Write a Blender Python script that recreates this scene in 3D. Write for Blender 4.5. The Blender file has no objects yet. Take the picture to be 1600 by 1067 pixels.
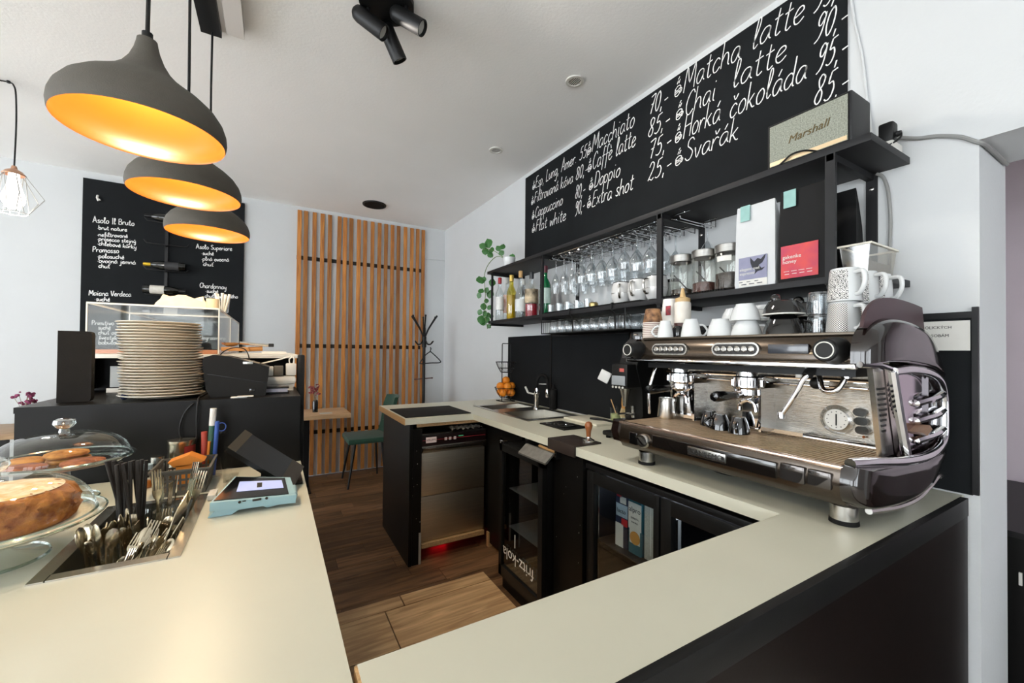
import bpy, bmesh, math, random
from mathutils import Vector, Matrix
random.seed(7)
scene = bpy.context.scene
COL = scene.collection

# ---------------------------------------------------------------- camera
cam_d = bpy.data.cameras.new('camera')
cam = bpy.data.objects.new('camera', cam_d); COL.objects.link(cam)
YAW, PIT, ROL = 0.526115, 0.012224, 0.009673
fw = Vector((math.sin(YAW)*math.cos(PIT), math.cos(YAW)*math.cos(PIT), math.sin(PIT)))
rt = Vector((math.cos(YAW), -math.sin(YAW), 0)); up = rt.cross(fw)
r2 = rt*math.cos(ROL) + up*math.sin(ROL); u2 = up*math.cos(ROL) - rt*math.sin(ROL)
cam.matrix_world = Matrix(((r2.x, u2.x, -fw.x, 0), (r2.y, u2.y, -fw.y, 0), (r2.z, u2.z, -fw.z, 1.36), (0, 0, 0, 1)))
cam_d.sensor_width = 36.0; cam_d.lens = 639.38/1600*36.0
cam_d.shift_y = 8.064/1600; cam_d.clip_start = 0.02
scene.camera = cam

# ---------------------------------------------------------------- light
world = bpy.data.worlds.new('world'); scene.world = world; world.use_nodes = True
bg = world.node_tree.nodes['Background']
bg.inputs[0].default_value = (0.90, 0.955, 1.0, 1); bg.inputs[1].default_value = 6.4
scene.view_settings.view_transform = 'Standard'; scene.view_settings.look = 'None'
scene.view_settings.gamma = 1.0; scene.view_settings.use_curve_mapping = False
scene.view_settings.exposure = 0.40
try:
    scene.cycles.transparent_max_bounces = 40
    scene.cycles.max_bounces = 10
    scene.cycles.sample_clamp_indirect = 6.0
except Exception:
    pass

# ---------------------------------------------------------------- materials
MATS = {}
def srgb(h):
    c = [int(h[i:i+2], 16)/255 for i in (0, 2, 4)]
    return tuple(x/12.92 if x <= .04045 else ((x+.055)/1.055)**2.4 for x in c) + (1,)
def mat(name, col='ffffff', rough=.5, metal=0.0, var=0.0, scale=8.0, bump=0.0, bscale=60.0, coat=0.0, emit=None, es=0.0,
        col2=None, stretch=None, trans=0.0, spec=None, sheen=0.0, dist=.002):
    if name in MATS: return MATS[name]
    m = bpy.data.materials.new(name); m.use_nodes = True; MATS[name] = m
    nt = m.node_tree; p = nt.nodes['Principled BSDF']; L = nt.links
    c = srgb(col) if isinstance(col, str) else col
    p.inputs['Base Color'].default_value = c
    p.inputs['Roughness'].default_value = rough; p.inputs['Metallic'].default_value = metal
    p.inputs['Coat Weight'].default_value = coat; p.inputs['Coat Roughness'].default_value = .08
    p.inputs['Transmission Weight'].default_value = trans
    if sheen: p.inputs['Sheen Weight'].default_value = sheen
    if spec is not None: p.inputs['Specular IOR Level'].default_value = spec
    if emit: p.inputs['Emission Color'].default_value = srgb(emit); p.inputs['Emission Strength'].default_value = es
    co = nt.nodes.new('ShaderNodeTexCoord'); src = co.outputs['Object']
    if stretch:
        mp = nt.nodes.new('ShaderNodeMapping'); mp.inputs['Scale'].default_value = stretch
        L.new(src, mp.inputs[0]); src = mp.outputs[0]
    if var or col2:
        n = nt.nodes.new('ShaderNodeTexNoise'); n.inputs['Scale'].default_value = scale; n.inputs['Detail'].default_value = 5
        L.new(src, n.inputs['Vector'])
        r = nt.nodes.new('ShaderNodeValToRGB')
        a = c; b = srgb(col2) if col2 else tuple(max(0, x*(1-var)) for x in c[:3]) + (1,)
        r.color_ramp.elements[0].color = b; r.color_ramp.elements[1].color = a
        r.color_ramp.elements[0].position = .32; r.color_ramp.elements[1].position = .66
        L.new(n.outputs['Fac'], r.inputs[0]); L.new(r.outputs[0], p.inputs['Base Color'])
    if bump:
        n = nt.nodes.new('ShaderNodeTexNoise'); n.inputs['Scale'].default_value = bscale; n.inputs['Detail'].default_value = 4
        L.new(src, n.inputs['Vector'])
        b = nt.nodes.new('ShaderNodeBump'); b.inputs['Strength'].default_value = bump; b.inputs['Distance'].default_value = dist
        L.new(n.outputs['Fac'], b.inputs['Height']); L.new(b.outputs[0], p.inputs['Normal'])
    return m
def thin_glass(name, tint=(.96, .98, .975, 1), refl=.9, rough=.02, base=.04, power=3.0):
    if name in MATS: return MATS[name]
    m = bpy.data.materials.new(name); m.use_nodes = True; MATS[name] = m
    nt = m.node_tree; nt.nodes.clear(); L = nt.links
    out = nt.nodes.new('ShaderNodeOutputMaterial'); mix = nt.nodes.new('ShaderNodeMixShader')
    t = nt.nodes.new('ShaderNodeBsdfTransparent'); g = nt.nodes.new('ShaderNodeBsdfGlossy')
    t.inputs[0].default_value = tint; g.inputs['Roughness'].default_value = rough; g.inputs[0].default_value = (1, 1, 1, 1)
    lw = nt.nodes.new('ShaderNodeLayerWeight'); lw.inputs[0].default_value = .5
    pw = nt.nodes.new('ShaderNodeMath'); pw.operation = 'POWER'; pw.inputs[1].default_value = power
    mr = nt.nodes.new('ShaderNodeMapRange'); mr.inputs['To Min'].default_value = base; mr.inputs['To Max'].default_value = refl
    L.new(lw.outputs['Facing'], pw.inputs[0]); L.new(pw.outputs[0], mr.inputs[0]); L.new(mr.outputs[0], mix.inputs[0])
    L.new(t.outputs[0], mix.inputs[1]); L.new(g.outputs[0], mix.inputs[2]); L.new(mix.outputs[0], out.inputs[0])
    return m
def wood(name, c1, c2, axis='X', rough=.5, grain=18.0, bump=.12):
    """streaky wood: noise stretched along one axis, each object shifted by its own random value"""
    if name in MATS: return MATS[name]
    m = bpy.data.materials.new(name); m.use_nodes = True; MATS[name] = m
    nt = m.node_tree; L = nt.links; p = nt.nodes['Principled BSDF']; p.inputs['Roughness'].default_value = rough
    co = nt.nodes.new('ShaderNodeTexCoord'); oi = nt.nodes.new('ShaderNodeObjectInfo')
    mp = nt.nodes.new('ShaderNodeMapping')
    s = {'X': (1.2, grain, grain), 'Y': (grain, 1.2, grain), 'Z': (grain, grain, 1.2)}[axis]
    mp.inputs['Scale'].default_value = s
    ml = nt.nodes.new('ShaderNodeMath'); ml.operation = 'MULTIPLY'; ml.inputs[1].default_value = 40
    L.new(oi.outputs['Random'], ml.inputs[0])
    cb = nt.nodes.new('ShaderNodeCombineXYZ')
    for i in range(3): L.new(ml.outputs[0], cb.inputs[i])
    L.new(cb.outputs[0], mp.inputs['Location']); L.new(co.outputs['Object'], mp.inputs[0])
    n = nt.nodes.new('ShaderNodeTexNoise'); n.inputs['Scale'].default_value = 2.2; n.inputs['Detail'].default_value = 8; n.inputs['Distortion'].default_value = 1.2
    L.new(mp.outputs[0], n.inputs['Vector'])
    r = nt.nodes.new('ShaderNodeValToRGB'); r.color_ramp.elements[0].color = srgb(c1); r.color_ramp.elements[1].color = srgb(c2)
    r.color_ramp.elements[0].position = .3; r.color_ramp.elements[1].position = .72
    L.new(n.outputs['Fac'], r.inputs[0])
    hs = nt.nodes.new('ShaderNodeHueSaturation')
    mr = nt.nodes.new('ShaderNodeMapRange'); mr.inputs['To Min'].default_value = .68; mr.inputs['To Max'].default_value = 1.3
    L.new(oi.outputs['Random'], mr.inputs[0]); L.new(mr.outputs[0], hs.inputs['Value']); L.new(r.outputs[0], hs.inputs['Color'])
    L.new(hs.outputs[0], p.inputs['Base Color'])
    b = nt.nodes.new('ShaderNodeBump'); b.inputs['Strength'].default_value = bump; b.inputs['Distance'].default_value = .002
    L.new(n.outputs['Fac'], b.inputs['Height']); L.new(b.outputs[0], p.inputs['Normal'])
    return m

WALL = mat('white_plaster', 'cccecf', .85, bump=.25, bscale=90, var=.03, scale=3)
CEIL = mat('ceiling_plaster', 'f5f5f4', .9, bump=.4, bscale=70, var=.03, scale=2)
GREYWALL = mat('grey_plaster', 'b9babb', .85, bump=.25, bscale=60, var=.04, scale=4)
PINKWALL = mat('pink_plaster', 'decfd6', .85, bump=.2, bscale=60, var=.05, scale=3)
BOARD = mat('chalkboard', '1b1d1f', .75, spec=.12, var=.22, scale=5, bump=.05, bscale=200)
BLACK = mat('black_laminate', '0f0e0d', .42, spec=.2, var=.2, scale=14, bump=.05, bscale=120)
BLACKG = mat('black_gloss', '0a0a0b', .12, coat=.4)
BLACKM = mat('black_metal', '141415', .42, spec=.3, var=.15, scale=20)
BLACKP = mat('black_plastic', '131313', .45, spec=.3, var=.12, scale=30, bump=.06, bscale=300)
RUBBER = mat('black_rubber', '0f0f0f', .8, spec=.25, bump=.2, bscale=150)
SHELFM = mat('shelf_laminate', '212123', .5, spec=.25, var=.12, scale=20, bump=.05, bscale=150)
COUNTER = mat('cream_worktop', 'cbcab9', .34, var=.035, scale=5, bump=.02, bscale=90)
COUNTERL = COUNTER
CHIP = mat('chipboard_edge', 'c9a271', .8, var=.35, scale=180, bump=.3, bscale=200)
BROWN = mat('dark_brown_panel', '160e0c', .4, spec=.25, var=.25, scale=10, bump=.05, bscale=100)
STEEL = mat('brushed_steel', 'c8bfae', .42, metal=1, var=.12, scale=6, stretch=(1, 1, 40), bump=.04, bscale=40)
STEELH = mat('brushed_steel_sink', 'b9b6ae', .28, metal=1, var=.12, scale=6, stretch=(40, 1, 1), bump=.03, bscale=40)
CHROME = mat('chrome', 'e4e4e6', .06, metal=1)
SATIN = mat('satin_metal', 'c4c2bd', .25, metal=1, var=.06, scale=20)
WHITEC = mat('white_ceramic', 'd3d5d5', .15, coat=.3, var=.02, scale=6)
WHITEP = mat('white_plastic', 'd4d2cb', .4, var=.03, scale=20)
PAPER = mat('white_paper', 'd8d6d0', .8, var=.04, scale=30)
CHALK = mat('chalk', 'f0f0ee', .9, bump=.4, bscale=400, var=.18, scale=160)
GLASS = thin_glass('clear_glass')
GLASSD = thin_glass('dome_glass', (.955, .975, .96, 1), .8, .015, .03, 3.2)
PANE = thin_glass('cooler_glass', (.85, .88, .89, 1), .7, .02, .04, 3.5)
ACRYL = thin_glass('acrylic', (.95, .955, .95, 1), .5, .03, .012, 4.0)
BEVELG = thin_glass('glass_edge', (.6, .72, .68, 1), .8, .1, .25, 2.0)
GLASSG = thin_glass('hanging_glass', (.88, .90, .91, 1), .95, .03, .10, 1.8)
TILE = wood('dark_wood_tile', '4a3322', '8a6748', 'X', .42, 10)
TILEL = wood('pale_wood_tile', '967450', 'd0ae82', 'X', .5, 12)
SLAT = wood('oak_slat', '8a4f1e', 'c6853f', 'Z', .55, 16)
TABLEW = wood('table_wood', 'a5835f', 'cbaa84', 'X', .45, 12)
BRONZE = mat('machine_bronze', '4a4036', .22, metal=.8, coat=.4, var=.15, scale=120)
DARKGLOSS = mat('machine_dark_gloss', '1a1210', .1, spec=.6, coat=.5)
KRAFT = mat('kraft', 'c9a06c', .8, var=.1, scale=20)
SHADE = mat('lamp_shade_grey', '524d45', .75, bump=.25, bscale=320, var=.1, scale=40)
SHADEIN = mat('lamp_shade_gold', '6e3c0c', .34, var=.05, scale=10)
BULB = mat('bulb_glow', 'ffffff', .4, emit='ffe6bd', es=14)
BULBW = mat('bulb_white_glow', 'ffffff', .4, emit='fff6ea', es=4)

# ---------------------------------------------------------------- mesh builder
class MB:
    def __init__(s): s.v = []; s.f = []; s.mi = []; s.cur = 0
    def add(s, vs, fs):
        o = len(s.v); s.v += [tuple(v) for v in vs]
        for f in fs: s.f.append(tuple(i+o for i in f)); s.mi.append(s.cur)
        return s
    def m(s, i): s.cur = i; return s
    def box(s, x0, x1, y0, y1, z0, z1, bev=0.0):
        if x0 > x1: x0, x1 = x1, x0
        if y0 > y1: y0, y1 = y1, y0
        if z0 > z1: z0, z1 = z1, z0
        if bev <= 0:
            return s.add([(x0,y0,z0),(x1,y0,z0),(x1,y1,z0),(x0,y1,z0),(x0,y0,z1),(x1,y0,z1),(x1,y1,z1),(x0,y1,z1)],
                         [(0,3,2,1),(4,5,6,7),(0,1,5,4),(1,2,6,5),(2,3,7,6),(3,0,4,7)])
        bm = bmesh.new(); bmesh.ops.create_cube(bm, size=1)
        for v in bm.verts: v.co = ((x0+x1)/2+v.co.x*(x1-x0), (y0+y1)/2+v.co.y*(y1-y0), (z0+z1)/2+v.co.z*(z1-z0))
        b = min(bev, .49*min(x1-x0, y1-y0, z1-z0))
        bmesh.ops.bevel(bm, geom=bm.edges[:], offset=b, segments=2, profile=.6, affect='EDGES')
        return s.bm(bm)
    def bm(s, bm):
        bm.verts.index_update(); s.add([v.co[:] for v in bm.verts], [[v.index for v in f.verts] for f in bm.faces]); bm.free(); return s
    def lathe(s, prof, n=24, c=(0, 0, 0), axis='Z', cap0=False, cap1=False):
        vs = []; fs = []
        for (r, z) in prof:
            for k in range(n):
                a = 2*math.pi*k/n; x, y = r*math.cos(a), r*math.sin(a)
                if axis == 'Z': p = (x, y, z)
                elif axis == 'X': p = (z, x, y)
                else: p = (y, z, x)
                vs.append((p[0]+c[0], p[1]+c[1], p[2]+c[2]))
        for i in range(len(prof)-1):
            for k in range(n):
                k2 = (k+1) % n
                fs.append((i*n+k, i*n+k2, (i+1)*n+k2, (i+1)*n+k))
        if cap0: fs.append(tuple(range(n-1, -1, -1)))
        if cap1: fs.append(tuple((len(prof)-1)*n+k for k in range(n)))
        return s.add(vs, fs)
    def cyl(s, c, r, z0, z1, n=20, axis='Z', r2=None):
        r2 = r if r2 is None else r2
        return s.lathe([(r, z0), (r2, z1)], n, c, axis, True, True)
    def tube(s, pts, r, n=8, closed=False, cap=True):
        pts = [Vector(p) for p in pts]; m = len(pts); vs = []; fs = []
        rad = r if isinstance(r, (list, tuple)) else [r]*m
        prev = None
        for i, p in enumerate(pts):
            if closed: t = pts[(i+1) % m]-pts[i-1]
            else: t = pts[min(i+1, m-1)]-pts[max(i-1, 0)]
            if t.length < 1e-9: t = Vector((0, 0, 1))
            t.normalize()
            if prev is None:
                a = Vector((0, 0, 1)) if abs(t.z) < .9 else Vector((1, 0, 0))
                nrm = t.cross(a).normalized()
            else:
                nrm = (prev - t*prev.dot(t))
                nrm = nrm.normalized() if nrm.length > 1e-6 else t.orthogonal().normalized()
            prev = nrm; bi = t.cross(nrm)
            for k in range(n):
                a = 2*math.pi*k/n
                vs.append(p + (nrm*math.cos(a)+bi*math.sin(a))*rad[i])
        for i in range(m if closed else m-1):
            j = (i+1) % m
            for k in range(n):
                k2 = (k+1) % n
                fs.append((i*n+k, i*n+k2, j*n+k2, j*n+k))
        if cap and not closed:
            fs.append(tuple(range(n-1, -1, -1))); fs.append(tuple((m-1)*n+k for k in range(n)))
        return s.add(vs, fs)
    def prism(s, poly, a, b, axis='Y'):
        """poly: 2D points; axis Y: (x,z) extruded y=a..b; axis X: (y,z); axis Z: (x,y)"""
        n = len(poly)
        def P(u, w, t): return {'Y': (u, t, w), 'X': (t, u, w), 'Z': (u, w, t)}[axis]
        vs = [P(u, w, a) for u, w in poly] + [P(u, w, b) for u, w in poly]
        fs = [tuple(range(n)), tuple(range(2*n-1, n-1, -1))]
        for i in range(n):
            j = (i+1) % n; fs.append((i, i+n, j+n, j))
        return s.add(vs, fs)
    def sphere(s, c, r, n=12, m=8, sc=(1, 1, 1)):
        vs = [(c[0], c[1], c[2]-r*sc[2])]
        for i in range(1, m):
            th = -math.pi/2 + math.pi*i/m
            for k in range(n):
                a = 2*math.pi*k/n
                vs.append((c[0]+r*sc[0]*math.cos(th)*math.cos(a), c[1]+r*sc[1]*math.cos(th)*math.sin(a), c[2]+r*sc[2]*math.sin(th)))
        vs.append((c[0], c[1], c[2]+r*sc[2])); T = len(vs)-1; fs = []
        for k in range(n):
            k2 = (k+1) % n
            fs.append((0, 1+k2, 1+k)); fs.append((T, 1+(m-2)*n+k, 1+(m-2)*n+k2))
            for i in range(m-2):
                fs.append((1+i*n+k, 1+i*n+k2, 1+(i+1)*n+k2, 1+(i+1)*n+k))
        return s.add(vs, fs)
    def xf(s, M, start=0):
        s.v[start:] = [tuple(M @ Vector(v)) for v in s.v[start:]]; return s
    def mesh(s, name, sharp=38):
        me = bpy.data.meshes.new(name); me.from_pydata(s.v, [], s.f)
        bm = bmesh.new(); bm.from_mesh(me); bmesh.ops.recalc_face_normals(bm, faces=bm.faces[:]); bm.to_mesh(me); bm.free()
        if any(s.mi):
            for p, i in zip(me.polygons, s.mi): p.material_index = i
        for p in me.polygons: p.use_smooth = True
        me.set_sharp_from_angle(angle=math.radians(sharp))
        return me

def link(name, data, parent=None):
    o = bpy.data.objects.new(name, data); COL.objects.link(o)
    if parent is not None: o.parent = parent
    return o
WL = {}
def wloc(o):
    return WL.get(o.name, Vector((0, 0, 0)))
def part(name, mb, mt, parent=None, world=False, label=None, kind=None):
    """mesh child; world=True means the builder holds world coordinates"""
    if world and parent is not None: mb.xf(Matrix.Translation(-wloc(parent)))
    me = mb.mesh(name)
    for x in (mt if isinstance(mt, (list, tuple)) else [mt]): me.materials.append(x)
    o = link(name, me, parent)
    WL[o.name] = wloc(parent) if parent is not None else Vector((0, 0, 0))
    if label: o['label'] = label
    if kind: o['kind'] = kind
    return o
def thing(name, label, cat, loc=(0, 0, 0), rz=0.0, group=None):
    o = link(name, None); o.location = loc; o.rotation_euler = (0, 0, rz); o.empty_display_size = .05
    WL[o.name] = Vector(loc)
    o['label'] = label; o['category'] = cat
    if group: o['group'] = group
    return o
def one(name, label, cat, mb, mt, loc=None, rz=0.0, group=None, kind=None):
    """a thing that is a single mesh. loc given: builder is local; else builder is in world coordinates and is recentred"""
    if loc is None:
        xs = [v[0] for v in mb.v]; ys = [v[1] for v in mb.v]; zs = [v[2] for v in mb.v]
        loc = ((min(xs)+max(xs))/2, (min(ys)+max(ys))/2, min(zs)); mb.xf(Matrix.Translation(-Vector(loc)))
    me = mb.mesh(name)
    for x in (mt if isinstance(mt, (list, tuple)) else [mt]): me.materials.append(x)
    o = link(name, me); o.location = loc; o.rotation_euler = (0, 0, rz); WL[o.name] = Vector(loc)
    if label: o['label'] = label
    if cat: o['category'] = cat
    if group: o['group'] = group
    if kind: o['kind'] = kind
    return o
def struct(name, mb, mt, label=None):
    o = one(name, label, None, mb, mt, loc=(0, 0, 0)); o['kind'] = 'structure'; return o
def dup(root, loc, rz=0.0, label=None, group=None, scale=None):
    r = root.copy(); COL.objects.link(r); r.location = loc; r.rotation_euler = (root.rotation_euler[0], root.rotation_euler[1], rz)
    WL[r.name] = Vector(loc)
    if scale: r.scale = scale
    if label: r['label'] = label
    if group: r['group'] = group
    for ch in list(root.children):
        c = ch.copy(); COL.objects.link(c); c.parent = r
        for g in list(ch.children):
            d = g.copy(); COL.objects.link(d); d.parent = c
    return r
def spline(pts, sub=5):
    P = [Vector(p) for p in pts]
    if len(P) < 3: return P
    out = []
    for i in range(len(P)-1):
        a = P[max(i-1, 0)]; b = P[i]; c = P[i+1]; d = P[min(i+2, len(P)-1)]
        for k in range(sub):
            t = k/sub
            out.append(.5*((2*b)+(c-a)*t+(2*a-5*b+4*c-d)*t*t+(3*b-a-3*c+d)*t**3))
    out.append(P[-1]); return out

def print_text(s, size, M, name, mt, parent, align='LEFT', extrude=.0003, world=True, shear=0.0):
    """printed lettering: text in the XY plane of matrix M (world)"""
    cu = bpy.data.curves.new('t', 'FONT'); cu.body = s; cu.size = size; cu.align_x = align; cu.extrude = extrude; cu.resolution_u = 3; cu.shear = shear
    ob = bpy.data.objects.new('t', cu); COL.objects.link(ob)
    dg = bpy.context.evaluated_depsgraph_get(); dg.update()
    me = bpy.data.meshes.new_from_object(ob.evaluated_get(dg))
    bpy.data.objects.remove(ob); bpy.data.curves.remove(cu)
    T = Matrix.Translation(-wloc(parent)) if (world and parent is not None) else Matrix()
    me.transform(T @ M); me.name = name; me.materials.clear(); me.materials.append(mt)
    o = link(name, me, parent); WL[o.name] = wloc(parent); return o
def frame(o, x, y):
    """matrix with origin o, x axis, y axis"""
    x = Vector(x).normalized(); y = Vector(y); z = x.cross(y).normalized(); y = z.cross(x)
    return Matrix(((x.x, y.x, z.x, o[0]), (x.y, y.y, z.y, o[1]), (x.z, y.z, z.z, o[2]), (0, 0, 0, 1)))

# stroke font for chalk handwriting (x-height 4, ascender 8, descender -4)
G = {
'a': (5, '4,3.4 3,4 1.2,3.8 0,2 .8,.1 2.6,.3 4,2.4 4,3.6;4,3.6 4,1 5,.2'), 'b': (4.6, '0,8 0,0;0,3 1.5,4 3.4,3.3 3.6,1.5 2.4,0 .8,.1 0,.8'),
'c': (4.2, '3.6,3.2 2.4,4 .8,3.3 0,1.8 .8,.2 2.4,0 4,1'), 'd': (5, '4,3 2.6,4 .8,3.4 0,1.8 .8,.2 2.4,.2 4,1.6;4,8 4,1 5,.2'),
'e': (4.4, '.2,1.8 2,2.2 3.5,3 2.8,4 1.2,3.8 .1,2 .8,.3 2.4,0 4.2,1'), 'f': (3.6, '3.6,7.4 2.4,8 1.5,6.5 1.4,0 1.2,-2.6;0,3.8 3.4,4'),
'g': (4.8, '4,3.2 2.6,4 .8,3.4 0,1.8 .8,.3 2.4,.3 4,1.8;4,4 4,-2 2.8,-4 .8,-3.2'), 'h': (4.8, '0,8 0,0;0,2 1.4,3.8 3,3.8 3.7,2.4 3.8,.6 4.6,0'),
'i': (2.2, '.6,4 .6,.8 1.6,0;.7,5.9 .8,6.3'), 'j': (2.6, '1.4,4 1.4,-2.4 .2,-4 -1,-3.2;1.5,5.9 1.6,6.3'), 'k': (4.4, '0,8 0,0;3.2,4 .2,1.8;1,2.3 3,.2 4.2,.2'),
'l': (2.8, '.2,1.6 1.8,5.5 1.8,7.8 .8,8 .5,6 .5,1.4 1.2,0 2.6,.8'), 'm': (7, '0,4 0,0;0,2 1.2,3.8 2.4,3.8 3,2.5 3,0;3,2 4.2,3.8 5.4,3.8 6,2.4 6,.6 6.8,0'),
'n': (4.8, '0,4 0,0;0,2 1.4,3.8 3,3.8 3.7,2.4 3.8,.6 4.6,0'), 'o': (4.4, '2,4 .5,3.2 0,1.8 .7,.2 2.2,0 3.6,1 3.8,2.8 2.8,3.9 2,4'),
'p': (4.6, '0,4 0,-4;0,2.8 1.4,4 3.2,3.5 3.7,2 2.8,.3 1.2,0 0,.9'), 'r': (3.6, '0,4 0,0;0,2 1.2,3.7 2.4,4 3.2,3.5'),
's': (3.6, '3,3.6 1.6,4 .5,3.1 1.4,2.1 2.8,1.2 2.4,.1 1,0 0,.6'), 't': (3.6, '1.3,7 1.2,1.2 2,0 3.4,.6;-.2,4.6 3,5'),
'u': (4.8, '0,4 0,1.4 1,.1 2.4,.4 3.8,2.4;3.8,4 3.8,.9 4.7,0'), 'v': (4.2, '0,4 1.8,0 3.6,4'), 'w': (6, '0,4 1.2,0 2.6,3.4 4,0 5.4,4'),
'x': (4, '0,4 3.6,0;3.6,4 0,0'), 'y': (4.4, '0,4 .4,1.5 1.6,.4 3,1.2 3.8,4;3.8,4 3.6,-2 2.4,-4 .6,-3'), 'z': (4, '.2,4 3.4,4 0,0 3.6,0'),
'A': (6.4, '0,0 2.6,8 3,8 5.6,0;1,3 4.8,3'), 'B': (5.6, '.4,8 .4,0;0,7.6 2.8,8 4.2,6.6 3.4,4.8 .8,4.2;.8,4.2 3.6,4 4.8,2.2 3.6,.3 .2,0'),
'C': (5.6, '5,6.6 3.6,8 1.4,7 .1,4 1,1 3,0 5.2,1.4'), 'D': (6, '.5,8 .5,0;0,7.8 2.8,8 5,6 5.2,3 3.6,.6 .2,0'), 'E': (5, '4.4,8 .8,7.8 .5,4 .2,.2 4.4,0;.5,4.2 3.4,4.4'),
'F': (4.8, '.6,7.8 .4,0;.2,7.8 4.6,8;.5,4.2 3.4,4.4'), 'H': (6, '.3,8 .3,0;5,8 5,0;.3,4 5,4.3'), 'I': (2.6, '.4,8 2,8;1.2,8 1.2,0;.2,0 2.2,0'),
'L': (5, '1.4,7.6 .6,8 .3,4 .3,.2 2,0 4.6,.2'), 'M': (7.6, '0,0 .8,8 3.4,2.4 6,8 6.8,0'), 'N': (6.4, '0,0 .4,8 5,0 5.4,8'), 'P': (5.2, '.5,8 .4,0;0,7.6 3,8 4.6,6.4 3.6,4.4 .6,3.8'),
'S': (5, '4.4,6.8 3,8 1,7.4 .8,5.4 2.6,4.2 4.3,2.6 3.6,.5 1.6,0 0,1.2'), 'V': (5.6, '0,8 2.4,0 5,8'),
'0': (5, '2.4,8 .6,6.4 .2,3 1.4,.2 3,.3 4.2,3 4,6.4 2.6,8 2.2,7.4'), '2': (5, '.4,6.2 1.8,8 3.6,7.4 3.8,5.4 2,2.6 .1,.4 1.4,.8 3,0 4.4,.8'),
'5': (5, '4.4,8 1.6,7.6;1.6,7.6 1,4.6 3,4.8 4.2,3 3.4,.8 1.6,0 0,.6'), '7': (4.8, '.2,7.4 2,7.8 4.4,7.8 3,4 1.8,0;1.2,4 3.8,4.2'),
'8': (5, '3.8,7.2 2.2,8 .8,6.8 1.6,4.8 3.6,3 3.6,.9 2,0 .4,1.2 1,3 3.4,5 4,6.8 3.4,7.6'), '9': (5, '3.8,7 2.2,8 .5,6.6 .8,4.6 2.4,4.2 3.8,6;4,7.6 3.8,3 2.6,.4 .4,-.8'),
',': (2, '.8,.6 .4,-1.4'), '.': (2, '.4,.1 .7,.3'), '-': (4, '.3,2.8 3.4,3.2'), '·': (2, '.3,1.8 .7,2'), ' ': (3, ''),
'@': (6, '.2,2.6 .6,.6 2,0 3.6,.6 4,2.8 2,3.4 .2,2.6;.4,1.4 3.8,2.4;.5,.9 3.6,1.4;.4,2.2 3.8,1.2;4,2.2 5,1.9 4.6,.8 3.8,.8;1,4.2 1.6,5.2;2.2,4.2 2.8,5.4;1.4,5.6 2.2,6.4'),
}
ACC = {'á': 'a', 'é': 'e', 'í': 'i', 'ý': 'y', 'č': 'c', 'ř': 'r', 'š': 's', 'ť': 't', 'ů': 'u', 'è': 'e'}
def strokes_of(ch):
    if ch in ACC:
        w, s = G[ACC[ch]]; c = 2.0
        acc = {'á': '1.8,5 3,6.6', 'é': '1.8,5 3,6.6', 'í': '.7,5 1.6,6.6', 'ý': '1.6,5 2.8,6.6', 'č': '.8,6.6 2,5.2 3.4,6.6', 'ř': '.6,6.6 1.6,5.2 3,6.6',
               'š': '.6,6.6 1.6,5.2 2.8,6.6', 'ť': '3,7 3.6,8.4', 'ů': '2,5 1.3,5.7 2,6.4 2.7,5.7 2,5', 'è': '.8,6.8 2,5'}[ch]
        return w, s + ';' + acc
    return G[ch]
def chalk_line(s, o, e, h, nrm, width, parent, slant=.18, name='lettering'):
    """chalk handwriting from o to e (world); h = ascender height; nrm = board normal"""
    o = Vector(o); e = Vector(e); nrm = Vector(nrm)
    tot = sum(strokes_of(c)[0]+.7 for c in s) - .7
    xd = (e-o); ln = xd.length; xd.normalize(); yd = nrm.cross(xd).normalized()
    sx = ln/tot; sy = h/8.0; mb = MB(); x = 0.0
    for c in s:
        w, st = strokes_of(c)
        jy = random.uniform(-.25, .25)
        for k in [q for q in st.split(';') if q]:
            pts = [tuple(map(float, q.split(','))) for q in k.split()]
            P = []
            for (a, b) in pts: P.append(o + xd*((x+a)*sx + b*sy*slant) + yd*((b+jy)*sy))
            P = spline(P, 4) if len(P) > 2 else P
            vs = []; m = len(P)
            for i, p in enumerate(P):
                t = P[min(i+1, m-1)]-P[max(i-1, 0)]
                t = t.normalized() if t.length > 1e-9 else xd
                q = nrm.cross(t)*width*.5*random.uniform(.85, 1.15)
                vs += [p+q, p-q]
            mb.add(vs, [(2*i, 2*i+1, 2*i+3, 2*i+2) for i in range(m-1)])
        x += w+.7
    me = bpy.data.meshes.new(name); me.from_pydata([tuple(Vector(v)-wloc(parent)) for v in mb.v], [], mb.f); me.materials.append(CHALK)
    ob = link(name, me, parent); WL[ob.name] = wloc(parent); return ob
# ================================================================ the setting
CH = 2.885; XW = 1.85; YF = 4.9
fl = struct('floor', MB().box(-6.6, 4.0, -3.6, 5.0, -.1, -.004), mat('grout', '1d130c', .7, var=.3, scale=30))
PALEF = mat('bounce_floor', 'd3cabd', .5, var=.2, scale=6)  # unseen floor added, kept pale to bounce light up to the ceiling
part('bounce_field', MB().box(-6.5, -1.303, -3.5, 4.9, -.004, -.0005), PALEF, fl)
part('bounce_field', MB().box(-1.3, 1.85, -3.5, .37, -.004, -.0005), PALEF, fl)
y = 1.60; k = 0
while y < 4.88:
    x = -1.3 - random.uniform(0, .55)
    y1 = min(y+.143, 4.899)
    while x < 1.8:
        x1 = x + random.choice((.58, .6, .62))
        a = max(x, -1.3); b = min(x1, 1.84)
        if b - a > .03:
            h = random.uniform(-.0012, .0006)
            mb = MB().box(-(b-a)/2+.0014, (b-a)/2-.0014, -(y1-y)/2+.0014, (y1-y)/2-.0014, -.006, h)
            o = part('plank', mb, TILE, fl); o.location = ((a+b)/2, (y+y1)/2, 0)
        x = x1
    y += .143
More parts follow.
